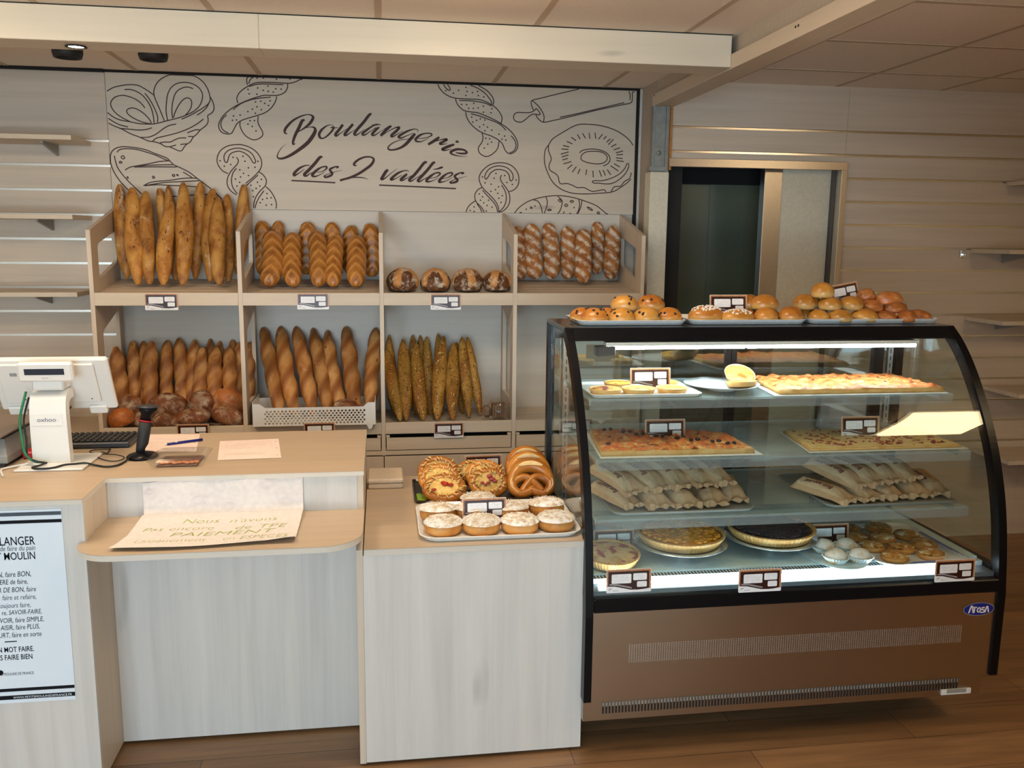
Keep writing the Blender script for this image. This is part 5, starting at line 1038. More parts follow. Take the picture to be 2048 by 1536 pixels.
# paper bags
KRAFT = plain('kraft_paper', lin(194, 156, 116), .75, var=.10, vs=30)
KWHITE = plain('pale_bag_band', lin(206, 176, 140), .7)
BAGRED = plain('bag_red_print', lin(120, 34, 38), .7)
BUNIN = crust('filled_roll', [(.3, lin(178, 112, 50)), (.7, lin(214, 160, 90))], scale=20)
def bag(seed):
    """flat kraft pastry bag about 24 cm long lying along +Y, folded zigzag end towards -Y"""
    L, Wd, H = .235, .098, .036; nx, ny = 14, 22; o = thing('paper_bag', 'bag', 'paper bag', (0, 0, 0))
    def surf(side):
        g, F = [], []
        for j in range(ny+1):
            v = j/ny
            for i in range(nx+1):
                u = i/nx; e = max(0, 1-abs(2*u-1)**3); f = min(1, v/.34)*min(1, (1-v)/.10+.15); f = f*f*(3-2*f)
                h = H*(.12+.88*f)*e**.7*(1 if side > 0 else .30); cr_ = .0032*nz((u*5+seed*3, v*9, side))+.0022*abs(nz((u*11+seed, v*17, side+4)))
                zig = (.004*math.sin(u*26) if v < .06 else 0)
                g.append(((u-.5)*Wd*(1+.05*math.sin(v*5+seed)), v*L+ (zig if v == 0 else 0), (h+cr_*e+ (.012*math.sin(PI*u*2+seed)*max(0, .22-v)/.22))*side+.012))
        for j in range(ny):
            for i in range(nx): a = j*(nx+1)+i; F.append((a, a+1, a+nx+2, a+nx+1) if side > 0 else (a+nx+1, a+nx+2, a+1, a))
        return g, F
    g, F = surf(1); gb, Fb = surf(-1); m = MB(); m.add(g, F, 0, False)
    for k, f in enumerate(F):
        i = k % nx
        if 1 <= i <= 5: m.m[k] = 1
    m.add(gb, Fb, 0, False); N = nx+1
    for j in range(ny):
        for i in (0, nx):
            a = j*N+i; off2 = len(g); m.f.append((a, a+N, a+N+off2, a+off2)); m.m.append(0); m.s.append(False)
    for j in (0, ny):
        for i in range(nx): a = j*N+i; m.f.append((a, a+1, a+1+len(g), a+len(g))); m.m.append(0); m.s.append(False)
    m.build('bag', [KRAFT, KWHITE], o)
    def at(u, v):
        x = u*nx; i = min(int(x), nx-1); y = v*ny; j = min(int(y), ny-1); fx, fy = x-i, y-j
        A, Bq, Cq, D = (Vector(g[(j+dj)*N+i+di]) for dj, di in ((0, 0), (0, 1), (1, 0), (1, 1))); return (A*(1-fx)+Bq*fx)*(1-fy)+(Cq*(1-fx)+D*fx)*fy
    t = MB(); t.text('Bon appétit', (0, 0, 0), (0, 1, 0), (-1, 0, 0), .027, 0, .12, 'CENTER', .95, .0004)
    t.v = [tuple(at(min(max(.36+x*9.6, .02), .98), min(max(.56+y/L, .05), .97))+Vector((0, 0, .0014))) for x, y, z in t.v]
    t.build('print', BAGRED, o)
    wv, wf = [], []
    for j in range(9):
        for i in range(5): p = at(.56+.34*i/4, .34+.50*j/8); wv.append((p.x, p.y, p.z+.0012))
    for j in range(8):
        for i in range(4): a = j*5+i; wf.append((a, a+1, a+6, a+5))
    q = MB(); q.add(wv, wf, 0, True); q.build('window_roll', BUNIN, o)
    return o
bp = [bag(0), bag(1), bag(2)]
def put_bag(n, x, y, z, rz, tx, ty, lab, grp):
    if n < 3: o = bp[n]
    else: o = copy_tree(bp[n % 3])
    o.location = (x, y, z); o.rotation_euler = (tx, ty, rz); tag(o, lab, 'paper bag', grp)
tray('bag_tray', 'dark rimmed tray of filled paper bags at the left of the lower shelf', .765, 1.285, 2.775, 3.20, S3, .04, .010, .010, GREYP)
tray('bag_tray', 'dark rimmed tray of filled paper bags at the right of the lower shelf', 1.545, 2.05, 2.775, 3.20, S3, .03, .010, .010, GREYP)
n = 0
zb = S3+.008
low = [(.850, 2.82, .35), (.945, 2.80, .12), (1.045, 2.80, .1), (1.145, 2.81, -.06), (1.225, 2.845, -.2)]
up_ = [(.872, 2.850, .42), (.965, 2.862, .40), (1.052, 2.872, .36), (1.135, 2.868, .36), (1.205, 2.868, .40)]
wl = ('leftmost', 'second from the left', 'middle one', 'second from the right', 'rightmost')
for k, (x, y, r) in enumerate(low): put_bag(n, x, y, zb, r, .02, 0, 'filled kraft paper bag, left tray lower layer, %s' % wl[k], 'paper bags on the left tray'); n += 1
for k, (x, y, r) in enumerate(up_): put_bag(n, x, y, zb+.040+.004*k, r, .16, .05*(k-2), 'printed kraft paper bag, left tray upper layer, %s' % wl[k], 'paper bags on the left tray'); n += 1
low = [(1.640, 2.785, .45), (1.735, 2.80, .30), (1.83, 2.81, .2), (1.925, 2.815, .0), (2.0, 2.835, -.25)]
up_ = [(1.700, 2.83, .45), (1.775, 2.842, .45), (1.850, 2.850, .42), (1.925, 2.86, .44)]
for k, (x, y, r) in enumerate(low): put_bag(n, x, y, zb, r, .02, 0, 'filled kraft paper bag, right tray lower layer, %s' % wl[k], 'paper bags on the right tray'); n += 1
wl4 = ('leftmost', 'second from the left', 'second from the right', 'rightmost')
for k, (x, y, r) in enumerate(up_): put_bag(n, x, y, zb+.040+.005*k, r, .16, .04*(k-2), 'printed kraft paper bag, right tray upper layer, %s' % wl4[k], 'paper bags on the right tray'); n += 1
# tarts on the deck
def stand(lab, x, y, r):
    b = MB(); b.lathe([(.050, 0), (.052, .003), (.030, .012), (.028, .026), (.040, .033), (r*.8, .038), (r, .044), (r, .046), (r*.8, .042), (0, .040)], (x, y, DK), 40)
    return tag(b.build('cake_stand', plain('stand_glass', lin(214, 222, 224), .08, .7, var=.02)), lab, 'cake stand')
stand('round silvery cake stand under the yellow fruit tart', 1.052, 2.905, .168); stand('round silvery cake stand under the dark berry tart', 1.405, 2.925, .168)
YEL = crust('mirabelle_filling', [(.25, lin(190, 104, 16)), (.5, lin(226, 156, 34)), (.75, lin(242, 200, 92))], None, None, [(lin(222, 140, 20), 34, .55, .62)], 30, .25, .7, coat=.4, var=0)
BER = crust('berry_filling', [(.3, lin(16, 12, 22)), (.55, lin(36, 26, 44)), (.75, lin(76, 48, 66))], None, None, [(lin(130, 60, 70), 60, .70, .76)], 60, .16, .8, coat=.7, var=0)
RHU = crust('rhubarb_filling', [(.25, lin(176, 120, 62)), (.5, lin(224, 190, 132)), (.75, lin(240, 216, 168))], None, None, [(lin(168, 70, 74), 24, .54, .60)], 26, .35, .6, var=0)
tartlet('fruit_tart', 'large fluted tart with yellow fruit on a cake stand', 'large tarts', 1.052, 2.905, DK+.0465, .158, .034, YEL, 0, 0, .012, 1, 64)
tartlet('berry_tart', 'large fluted tart with dark berries on a cake stand', 'large tarts', 1.405, 2.925, DK+.0465, .160, .034, BER, 0, 0, .012, 2, 64)
def bits(o, x, y, z, r, n, s, mat, name, seed, flat=.6):
    b = MB(); q = random.Random(seed)
    for k in range(n):
        a, d = q.uniform(0, 2*PI), math.sqrt(q.random())*r; t = q.uniform(.7, 1.2)*s
        b.ell((x+math.cos(a)*d, y+math.sin(a)*d, z+q.uniform(-.001, .002)), (t, t*q.uniform(.6, 1), t*flat), 7, 4, tilt=Matrix.Rotation(q.uniform(0, 3), 3, 'Z'))
    k = b.build(name, mat, o); k['kind'] = 'stuff'
YB = plain('yellow_fruit', lin(226, 150, 30), .2, var=.22, vs=40, coat=.5); BB = plain('dark_berry', lin(30, 22, 38), .15, var=.5, vs=90, coat=.6)
for o in list(COL.objects):
    if o.name == 'fruit_tart': bits(o, 1.052, 2.905, DK+.0465+.036, .136, 210, .010, YB, 'fruit_pieces', 1, .45)
    if o.name == 'berry_tart': bits(o, 1.405, 2.925, DK+.0465+.035, .138, 300, .0068, BB, 'berries', 2, .8)
tartlet('rhubarb_tart', 'rhubarb tart standing low at the front left of the case', 'large tarts', .775, 2.83, DK+.012, .102, .032, RHU, .10, 0, .012, 3, 56)
tartlet('dark_tart', 'dark topped tart at the back left behind the price card', 'large tarts', .800, 3.06, DK+.002, .112, .034, BER, 0, 0, .012, 4, 56)
# powdered buns in paper cups, florentine pastries on an oval plate
CUPM = plain('paper_cup', lin(226, 236, 238), .7); POW = crust('sugar_dusted_bun', [(.30, lin(206, 176, 140)), (.45, lin(226, 214, 200)), (.65, lin(240, 238, 234))], None, (lin(214, 168, 110), .55, .95), None, 26, .8, .3, var=.05)
b = MB(); b.lathe([(.0, .0), (.150, .0), (.158, .003), (.15, .004), (0, .002)], (1.595, 2.825, DK), 40, sx=.72, sy=1.0)
tag(b.build('paper_doily', plain('doily', lin(206, 226, 230), .6)), 'round white paper doily under the sugar-dusted buns', 'doily')
for n, (x, y, lab) in enumerate(((1.575, 2.842, 'back left of the four'), (1.662, 2.842, 'back right of the four'), (1.567, 2.742, 'front left of the four'), (1.655, 2.738, 'front right of the four'), (1.635, 2.995, 'alone behind the price card'))):
    o = thing('dusted_bun', 'sugar-dusted bun in a paper cup, %s' % lab, 'bun', (x, y, DK+.004), 'sugar dusted buns in the case')
    c = MB(); nn = 60; R = []
    for rr, zz in ((.030, 0), (.047, .022)): R.append([(x+math.cos(2*PI*k/nn)*(rr+(.0016 if k % 2 else -.0016)), y+math.sin(2*PI*k/nn)*(rr+(.0016 if k % 2 else -.0016)), DK+.0045+zz) for k in range(nn)])
    R.append([(x+(a-x)*.97, y+(c_-y)*.97, z_) for a, c_, z_ in R[1]]); R.append([(x+(a-x)*.95, y+(c_-y)*.95, z_+.001) for a, c_, z_ in R[0]]); c.rings(R, 0, False); c.build('paper_cup', CUPM, o)
    moved(bun_mesh(120+n, .039, .036, .044, .10), x, y, DK+.0065).build('bun', POW, o)
pl = thing('oval_plate', 'large white plate with blue lines under the almond pastries', 'plate', (1.875, 2.86, DK))
tmp = tray('rim', 'x', 1.70, 2.06, 2.665, 3.10, DK+.0005, .06, .012, .016)
for kk in ('label', 'category'): del tmp[kk]
tmp.name = 'dish'; tmp.parent = pl; tmp.location = tmp.location - wloc(pl)
b = MB()
for k in range(3): b.box(1.80+.012*k, 2.04, 2.674+.005*k, 2.676+.005*k, DK+.0125, DK+.0132); b.box(2.047-.005*k, 2.049-.005*k, 2.72+.03*k, 2.98, DK+.0125, DK+.0132)
b.build('blue_line', plain('plate_blue', lin(40, 84, 190), .2), pl)
FLO = crust('almond_caramel', [(.25, lin(140, 76, 22)), (.45, lin(196, 128, 56)), (.62, lin(224, 180, 116)), (.8, lin(240, 218, 180))], None, None, [(lin(240, 222, 190), 46, .58, .64)], 48, .25, .8, coat=.4, var=.08)
flo = [(1.775, 3.035, 'back left, darkest'), (1.905, 3.035, 'back right, dark'), (1.755, 2.945, 'second row left'), (1.855, 2.925, 'second row middle'), (1.965, 2.945, 'second row right'), (1.760, 2.845, 'third row left'), (1.860, 2.815, 'third row middle'), (1.968, 2.845, 'third row right'), (1.785, 2.735, 'front row left'), (1.93, 2.740, 'front row right')]
for n, (x, y, lab) in enumerate(flo):
    m = moved(bun_mesh(140+n, .050, .047, .026, .05), x, y, DK+.005, .5*n); o = tag(m.build('almond_pastry', CAKEM), 'flat almond caramel pastry on the blue lined plate, %s' % lab, 'pastry', 'almond pastries in the case')
    m = MB(); R = []
    for i in range(10):
        q = 1-i/9; R.append([(x+math.cos(a)*.046*q*(1+.06*nz((a*2, n, 0))), y+math.sin(a)*.043*q, DK+.005+.019+.010*(1-q*q)+.003*nz((math.cos(a)*q*5+n*3, math.sin(a)*q*5, n))) for a in [2*PI*k/26 for k in range(26)]])
    m.rings(R, 0, True); m.build('almond_topping', FLO, o)

# ================================================================== PRICE CARDS
def make_card():
    o = thing('price_card', 'x', 'price card', (0, 0, 0)); w2, h = .075, .078
    def flat(b, P, y, m): b.add([(x, y, z) for x, z in P], [tuple(range(len(P)))], m)
    b = MB(); P = rrect(-w2, w2, 0, h, .004, 4); b.rings([[(x, 0, z) for x, z in P], [(x, .0012, z) for x, z in P]], 0, False)
    flat(b, [(-w2+.001, .022), (-w2+.001, h-.004), (-w2+.004, h-.001), (w2-.004, h-.001), (w2-.001, h-.004), (w2-.001, .012), (w2-.007, .012), (w2-.007, h-.007), (-w2+.006, h-.007), (-w2+.006, .022)], -.0002, 1)
    wave = [(-w2+.006, .022), (-.045, .021), (-.02, .015), (.005, .009), (.03, .008), (.05, .0095), (w2-.007, .012)]
    flat(b, wave[:1]+wave[1:]+[(w2-.007, h-.007), (-w2+.006, h-.007)], -.0003, 2)
    for d in (.004, .007):
        for (xa, za), (xb, zb) in zip(wave[:3], wave[1:4]): flat(b, [(xa+.004, za+d), (xb+.004, zb+d), (xb+.004, zb+d+.0009), (xa+.004, za+d+.0009)], -.0005, 0)
    for k in range(6): a = PI*.35+k*.34; flat(b, [(-.060+.008*math.cos(a), .010+.006*math.sin(a)), (-.060+.008*math.cos(a+.34), .010+.006*math.sin(a+.34)), (-.060+.005*math.cos(a+.34), .009+.004*math.sin(a+.34)), (-.060+.005*math.cos(a), .009+.004*math.sin(a))], -.0004, 3)
    for k in range(5): flat(b, [(-.053+.004*k, .006), (-.0505+.004*k, .006), (-.0505+.004*k, .0085), (-.053+.004*k, .0085)], -.0004, 3)
    b.build('card', [CARDW, CARDB, BROWN, GREYP], o)
    rq = random.Random(5)
    for x0, x1, z0, z1 in ((-.058, .008, .031, .062), (.014, .060, .040, .063), (.027, .060, .017, .036)):
        f = MB(); flat(f, rrect(x0, x1, z0, z1, .0035, 4), -.0005, 0)
        if z1 > .04:
            for r in range(2 if x0 < 0 else 1):
                pts = [(x0+.010+(x1-x0-.02)*k/16, (z0+z1)/2+.004-.009*r+rq.uniform(-.004, .004)) for k in range(17)]; ribbon(f, pts, .0006, -.0007, 1)
        f.build('label_field', [CARDW, plain('faint_pencil', lin(186, 186, 188), .8)], o)
    return o
proto = make_card(); first = True
cards = [(-1.032, 4.348, 1.360, 0, 0, 'price card below the rustic baguettes on the upper shelf lip', 0), (-.331, 4.348, 1.362, 0, 0, 'price card below the braided loaves on the upper shelf lip', 0),
 (.312, 4.348, 1.359, 0, 0, 'price card below the round cross-cut loaves on the shelf lip', 0), (-.918, 4.345, .728, 0, 0, 'price card below the loaf heap, half hidden by the cash counter', 0),
 (-.314, 4.315, .729, 0, 0, 'price card below the white crate, mostly hidden by the cash counter', 0), (.326, 4.345, .709, 0, 0, 'price card below the seeded baguettes on the lower shelf lip', 0),
 (.997, 4.345, .718, 0, 0, 'price card on the lower shelf lip seen through the case side glass', 0),
 (.396, 3.41, .772, -.12, .06, 'price card standing behind the cheese breads on the dark tray', 0), (.334, 2.842, .767, -.10, .03, 'price card standing among the crumble cakes', 0),
 (1.31, 3.192, 1.432, -.15, .02, 'price card standing behind the sugar buns on top of the case', 0), (1.818, 3.245, 1.474, -.22, .30, 'tilted price card leaning on the topmost round roll', -.13),
 (.954, 3.012, 1.181, -.12, 0, 'price card standing among the tartlets on the top shelf', 0), (1.008, 2.985, .996, -.12, 0, 'price card standing behind the olive pizza', 0),
 (1.750, 2.955, .998, -.12, 0, 'price card standing on the bacon tart', 0), (1.058, 2.905, .853, -1.12, -.06, 'price card lying flat on the left pile of paper bags', 0), (1.809, 2.885, .855, -1.10, -.28, 'price card lying flat on the right pile of paper bags', 0),
 (.818, 2.945, .600, -.12, 0, 'price card behind the rhubarb tart in front of the dark tart', 0), (.780, 2.613, .583, -.06, 0, 'price card at the left of the case front, in front of the rhubarb tart', 0),
 (1.230, 2.613, .562, -.04, 0, 'price card at the middle of the case front above the black rail', 0), (1.938, 2.613, .563, -.04, 0, 'price card at the right of the case front, above the blue badge', 0), (1.637, 2.915, .600, -.12, 0, 'price card standing behind the sugar-dusted buns', 0)]
for x, y, z, tx, rz, lab, ry in cards:
    o = proto if first else copy_tree(proto); first = False
    o.location = (x, y, z); o.rotation_euler = (tx, ry, rz); tag(o, lab, 'price card', 'brown and white price cards')

# ================================================================== ON THE CASH COUNTER
WT = .9405
pos = thing('cash_register', 'white touch screen cash register seen from its back', 'cash register', (-1.11, 3.1, WT))
MB().box(-1.205, -.990, 2.995, 3.215, WT, WT+.007, 0, .002).build('base_plate', WHITEP, pos)
b = MB(); fp_ = catmull([(3.078, WT+.007, 0), (3.074, 1.06, 0), (3.076, 1.13, 0), (3.09, 1.172, 0), (3.125, 1.192, 0), (3.165, 1.195, 0)], 5)
R = []
for i, p in enumerate(fp_):
    t = (fp_[min(i+1, len(fp_)-1)]-fp_[max(i-1, 0)]).normalized(); q = Vector((p.x+t.y*.034, p.y-t.x*.034, 0)); w2 = .060-.003*min(1, i/12)
    R.append([(-1.114-w2, p.x, p.y), (-1.114+w2, p.x, p.y), (-1.114+w2, q.x, q.y), (-1.114-w2, q.x, q.y)])
b.rings(R, 0, False); b.build('stand', WHITEP, pos)
b = MB(); b.box(-1.168, -1.068, 3.0725, 3.0735, 1.078, 1.118, 0, .0003); b.build('stand_cover', WHITEP, pos)
MB().text('oxhoo', (-1.118, 3.0718, 1.092), (1, 0, 0), (0, 0, 1), .020, 0, 0, 'CENTER', 1.15).build('maker_lettering', plain('logo_grey', lin(74, 74, 98), .5), pos)
T = Matrix.Translation((-1.122, 3.1715, 1.2)) @ Matrix.Rotation(math.radians(26), 4, 'X')
b = MB(); b.box(-.19, .19, 0, .022, -.106, .106, 0, .006); b.box(-.165, .145, -.010, -.0005, -.07, .092, 0, .008)
for x in (-.165, .10): b.box(x, x+.058, -.012, .012, -.118, -.085, 0, .004)
for k in range(5): b.box(-.125+.0045*k, -.123+.0045*k, -.0108, -.010, .045, .058, 1)
for x, z in ((-.10, -.055), (.115, -.055), (.02, -.095), (.035, -.095)): b.box(x, x+.004, -.0112, -.0004, z, z+.004, 1)
b.v = [tuple(T @ Vector(p)) for p in b.v]; b.build('screen', [WHITEP, DGREY], pos)
b = MB(); b.box(-.182, .182, .0225, .0235, -.098, .098); b.v = [tuple(T @ Vector(p)) for p in b.v]; b.build('screen_glass', BLACK, pos)
b = MB(); b.box(-1.162, -1.060, 3.085, 3.17, 1.196, 1.232, 0, .006); b.build('neck', WHITEP, pos)
T2 = Matrix.Translation((-1.108, 3.062, 1.26)) @ Matrix.Rotation(math.radians(10), 4, 'X')
b = MB(); b.box(-.085, .085, 0, .026, -.033, .033, 0, .006); b.v = [tuple(T2 @ Vector(p)) for p in b.v]; d = b.build('customer_display', WHITEP, pos)
b = MB(); b.box(-.064, .060, -.001, -.0002, -.008, .013); b.v = [tuple(T2 @ Vector(p)) for p in b.v]; b.build('display_window', plain('display_window', lin(44, 50, 62), .2), d)
b = MB(); b.text('oxhoo', (-.002, -.0006, -.021), (1, 0, 0), (0, 0, 1), .008, 0, 0, 'CENTER'); b.v = [tuple(T2 @ Vector(p)) for p in b.v]; b.build('small_lettering', GREYP, d)
def cable(name, lab, pts, r, m, cat='cable'):
    b = MB(); b.tube(catmull(pts, 5), r, 7); return tag(b.build(name, m), lab, cat)
zc = WT+.004
cable('green_cable', 'green cable hanging from the register screen down to its base', [(-1.186, 3.10, 1.19), (-1.194, 3.062, 1.12), (-1.197, 3.058, 1.079), (-1.193, 3.055, 1.038), (-1.183, 3.045, .99), (-1.160, 3.052, .962), (-1.135, 3.056, .957)], .0042, GREENCABLE)
cable('power_cable', 'black cable running along the register stand beside the green one', [(-1.18, 3.105, 1.17), (-1.190, 3.075, 1.10), (-1.185, 3.07, 1.03), (-1.178, 3.052, .98), (-1.15, 3.050, .962), (-1.125, 3.052, .957)], .0032, BLACKM)
cable('scanner_cable', 'black cable snaking from the hand scanner to the register base', [(-1.120, 3.052, .956), (-1.138, 3.03, WT+.012), (-1.152, 3.015, WT+.011), (-1.14, 2.998, WT+.010), (-1.103, 2.996, WT+.010), (-1.079, 3.006, WT+.0105), (-1.060, 3.040, WT+.010), (-1.030, 3.048, WT+.010), (-1.000, 3.056, WT+.010), (-.968, 3.049, zc), (-.925, 3.023, zc), (-.894, 3.036, zc), (-.882, 3.085, zc), (-.872, 3.130, WT+.012)], .0034, BLACKM)
cable('keyboard_cable', 'thin black cable in loose loops between keyboard and scanner', [(-1.05, 3.30, zc), (-1.00, 3.32, zc), (-.976, 3.215, zc), (-1.00, 3.235, zc), (-.996, 3.168, zc), (-.943, 3.104, zc), (-.906, 3.10, zc), (-.900, 3.147, zc), (-.933, 3.174, zc+.003), (-.968, 3.19, zc+.002), (-1.03, 3.225, zc), (-1.045, 3.262, zc), (-1.0, 3.275, zc), (-.975, 3.25, zc+.004)], .0019, BLACKM)
cable('network_cable', 'white network cable with a clear plug at the counter edge', [(-1.18, 3.06, WT+.012), (-1.235, 3.05, zc), (-1.250, 3.02, zc), (-1.228, 2.965, zc), (-1.212, 2.935, zc)], .0036, WHITEP)
kb = thing('keyboard', 'black computer keyboard lying behind the cash register', 'keyboard', (-1.14, 3.4, WT))
MB().box(-1.36, -.925, 3.305, 3.475, WT, WT+.022, 0, .005).build('case', DGREY, kb)
b = MB()
for j in range(5):
    for k in range(20): b.box(-1.35+.0208*k, -1.333+.0208*k, 3.315+.030*j, 3.338+.030*j, WT+.0222, WT+.030, 0, .003)
o = b.build('keys', BLACKM, kb); o['kind'] = 'stuff'
sc = thing('barcode_scanner', 'black hand scanner with a red ring standing on the cash counter', 'scanner', (-.845, 3.16, WT))
b = MB(); b.lathe([(.0, 0), (.052, 0), (.056, .004), (.05, .010), (.022, .018), (.0, .02)], (-.843, 3.16, WT), 28, sx=.95, sy=1.1); b.build('foot', BLACK, sc)
Pz = [(-.852, 3.165, WT+.014), (-.848, 3.165, WT+.035), (-.842, 3.167, WT+.05), (-.836, 3.17, WT+.085), (-.829, 3.172, WT+.125)]
b = MB(); b.tube(Pz, [.014, .016, .020, .021, .021], 20); b.build('grip', BLACKM, sc)
b = MB(); b.tube([(-.8288, 3.172, WT+.1255), (-.828, 3.1725, WT+.130)], .0218, 20); b.build('ring', RED, sc)
b = MB(); b.tube([(-.8279, 3.1727, WT+.1305), (-.824, 3.174, WT+.150), (-.821, 3.175, WT+.163), (-.820, 3.176, WT+.176)], [.020, .019, .030, .034], 20); b.build('head', BLACK, sc)
b = MB(); b.tube([(-.8195, 3.1762, WT+.1765), (-.8193, 3.1763, WT+.180)], .036, 20); b.build('scan_window', DGREY, sc)
NOTE = plain('pink_note_paper', lin(236, 214, 202), .8, spec=.1)
def sheet_(name, lab, P, lines, mat):
    b = MB(); b.add([(x, y, WT+.0008) for x, y in P], [(0, 1, 2, 3)]); o = tag(b.build(name, mat), lab, 'paper'); q = MB(); A, B, C_, D = (Vector((x, y, WT+.0013)) for x, y in P); rq = random.Random(2)
    for v in lines:
        pa = A.lerp(D, v).lerp(B.lerp(C_, v), .08); pb = A.lerp(D, v).lerp(B.lerp(C_, v), rq.uniform(.5, .82)); n_ = (D-A).normalized()*.0012
        q.add([pa, pb, pb+n_, pa+n_], [(0, 1, 2, 3)])
    for v in (.15, .5, .85): p = A.lerp(B, v).lerp(D.lerp(C_, v), .5) if 0 else B.lerp(C_, v).lerp(A.lerp(D, v), .06); q.add([p+Vector((-.003, -.004, 0)), p+Vector((.003, -.004, 0)), p+Vector((.003, .004, 0)), p+Vector((-.003, .004, 0))], [(0, 1, 2, 3)])
    q.build('handwriting', GREYP, o); return o
sheet_('note_paper', 'white sheet of paper under the blue pen on the cash counter', [(-.916, 3.525), (-.716, 3.508), (-.673, 3.218), (-.870, 3.235)], (.3, .5), NOTE)
sheet_('note_paper', 'white sheet with handwritten lines lying alone on the cash counter', [(-.618, 3.378), (-.403, 3.398), (-.36, 3.096), (-.575, 3.084)], (.2, .28, .36, .44, .7, .76), NOTE)
b = MB(); b.tube([(-.808, 3.318, WT+.006), (-.798, 3.324, WT+.006)], [.001, .0035], 10, 1); b.tube([(-.798, 3.324, WT+.006), (-.770, 3.341, WT+.006), (-.684, 3.390, WT+.006)], [.0042, .005, .005], 10)
pen = tag(b.build('pen', [BLUE, PAPER]), 'dark blue ballpoint pen lying across the white paper', 'pen')
b = MB(); b.box(-.772, -.764, 3.336, 3.346, WT+.0095, WT+.0125, 0, .001); b.build('white_mark', PAPER, pen)
bx = thing('food_container', 'shallow clear plastic food container with a printed insert on the cash counter', 'container', (-.69, 3.07, WT))
b = MB(); P0 = rrect(-.775, -.612, 2.985, 3.155, .03); P1 = rrect(-.790, -.597, 2.970, 3.170, .035)
b.rings([[(x, y, WT+.001) for x, y in P0], [(x, y, WT+.024) for x, y in P1], [(x, y, WT+.027) for x, y in P1], [(x, y, WT+.034) for x, y in P0]], 0, False); b.build('shell', FILM, bx)
MB().box(-.762, -.63, 3.01, 3.145, WT+.002, WT+.005, 0).build('insert', plain('brown_insert', lin(110, 84, 70), .6, var=.3, vs=25), bx)
b = MB()
for k in range(9): b.ell((-.745+.0135*k, 3.028+.006*(k % 3), WT+.009), (.011, .010, .005), 8, 5)
b.build('biscuit', plain('biscuit', lin(186, 112, 64), .6, var=.2), bx)
s_ = thing('scale', 'grey shop scale at the left end of the cash counter', 'scale', (-1.5, 3.27, WT))
b = MB(); b.rings([[(-1.80, p, z), (-1.235-k, p, z)] and [(-1.80, 3.06+k, z), (-1.26+k*.2, 3.06+k, z), (-1.24, 3.44-k, z), (-1.80, 3.44-k, z)] for k, z in ((.02, WT+.006), (0, WT+.03), (.01, WT+.06), (.05, WT+.10))] if 0 else [[(-1.80, 3.07+k, z), (-1.25-k*.5, 3.07+k, z), (-1.25-k*.5, 3.43-k, z), (-1.80, 3.43-k, z)] for k, z in ((.0, WT+.012), (0, WT+.035), (.018, WT+.06), (.05, WT+.085))], 0, False)
b.build('body', GREYP, s_)
b = MB(); b.box(-1.82, -1.262, 3.05, 3.45, WT+.098, WT+.106, 0, .003); b.build('platform', plain('scale_platform', lin(150, 134, 120), .4, .5), s_)
b = MB(); b.box(-1.75, -1.42, 3.15, 3.35, WT+.085, WT+.098); b.build('column', DGREY, s_)
b = MB(); b.box(-1.78, -1.258, 3.062, 3.44, WT, WT+.0115); b.build('underside', BLACKM, s_)
tag(MB().box(-1.243, -1.206, 3.17, 3.235, WT, WT+.026, 0, .005).build('stapler', RED), 'small red object beside the register base', 'office item')
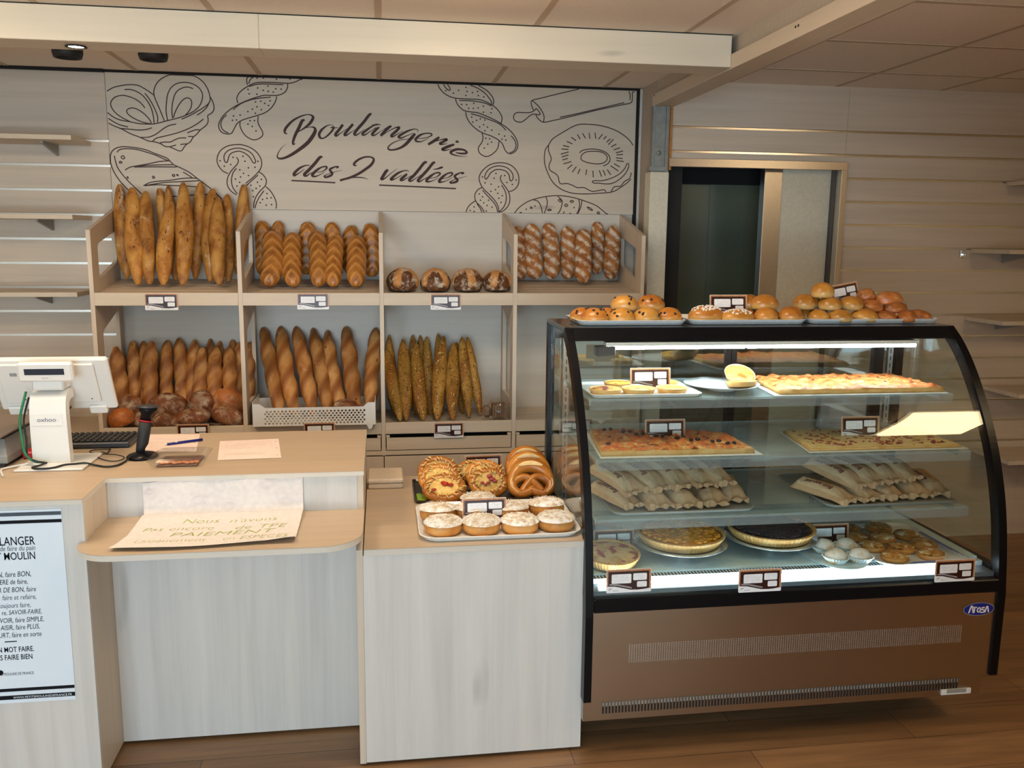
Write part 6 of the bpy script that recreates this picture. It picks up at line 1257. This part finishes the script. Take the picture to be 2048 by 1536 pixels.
# draped handwritten notice
b = MB(); nx, prof_ = 24, [(2.8955, 1.0), (2.8955, .6), (2.895, .25), (2.889, .06), (2.872, .012), (2.84, .010), (2.78, .006), (2.70, .004), (2.62, .005), (2.575, .010)]
g, F = [], []
for i in range(nx+1):
    u = i/nx; x = -.778+.508*u; ht = .112+.022*min(1, u*2.2)-.006*max(0, u-.6)
    for y, h in prof_:
        z = .8062 + (h*ht if h >= .05 else h + .0012*math.sin(u*9)) + (.010*max(0, u-.85)/.15 if y < 2.6 else 0)
        yy = y-(.010*math.sin(PI*u*2.2)**2*(1 if .05 < h < .9 else 0)) - (0 if h >= .05 else .012*math.sin(u*5)*(1 if y < 2.6 else 0))
        g.append((x-(.02*(2.70-y)/.13*(1-u) if y < 2.70 else 0), yy, z))
m_ = len(prof_)
for i in range(nx):
    for j in range(m_-1): a = i*m_+j; F.append((a, a+1, a+1+m_, a+m_))
b.add(g, F, 0, True); no = tag(b.build('paper_notice', plain('notice_paper', lin(222, 214, 208), .85, spec=.1), origin=(-.52, 2.75, .806)), 'large white paper notice with green handwriting draped over the counter ledge', 'notice')
GRN = plain('green_felt_pen', lin(152, 166, 62), .8)
def nzz(x, y):
    u = (x+.778)/.508
    for (ya, ha), (yb, hb) in zip(prof_[4:], prof_[5:]):
        if yb <= y <= ya: return .8062+hb+(ha-hb)*(y-yb)/(ya-yb)+.0012*math.sin(u*9)
    return .8062+prof_[-1][1]+.0012*math.sin(u*9)
for t, x, y, wd, sz in (('Nous', -.640, 2.785, 1.0, .052), ("n'avons", -.495, 2.782, 1.05, .048), ('Pas encore', -.745, 2.722, 1.05, .046), ('de TPE', -.470, 2.718, 1.15, .048), ('PAIEMENT', -.655, 2.668, 1.3, .052), ('Uniquement', -.745, 2.617, 1.0, .042), ('en ESPECES', -.490, 2.622, .9, .044), ('pour votre compréhension', -.640, 2.590, .85, .030)):
    q = MB(); q.text(t, (x, y, .8145), (1, .02, 0), (0, 1, 0), sz, 0, .2, 'LEFT', wd, -.0010)
    q.v = [(a, c, nzz(a, c)+.0007) for a, c, _ in q.v]; q.build('handwriting', GRN, no)
FPR = plain('faint_print', lin(206, 200, 206), .8); rq = random.Random(4)
for cx, cz, r in ((-.757, .890, .018), (-.60, .858, .03), (-.51, .835, .026), (-.384, .905, .03), (-.324, .845, .028)):
    q = MB(); ribbon(q, [(cx+r*math.cos(a*.7)*(1-.02*a), cz+r*.6*math.sin(a*.7)*(1-.02*a)) for a in range(28)], .0008, 2.8815); q.build('faint_drawing', FPR, no)
MB().box(-.585, -.455, 2.8805, 2.8815, .922, .937).build('tape', FILM, no)
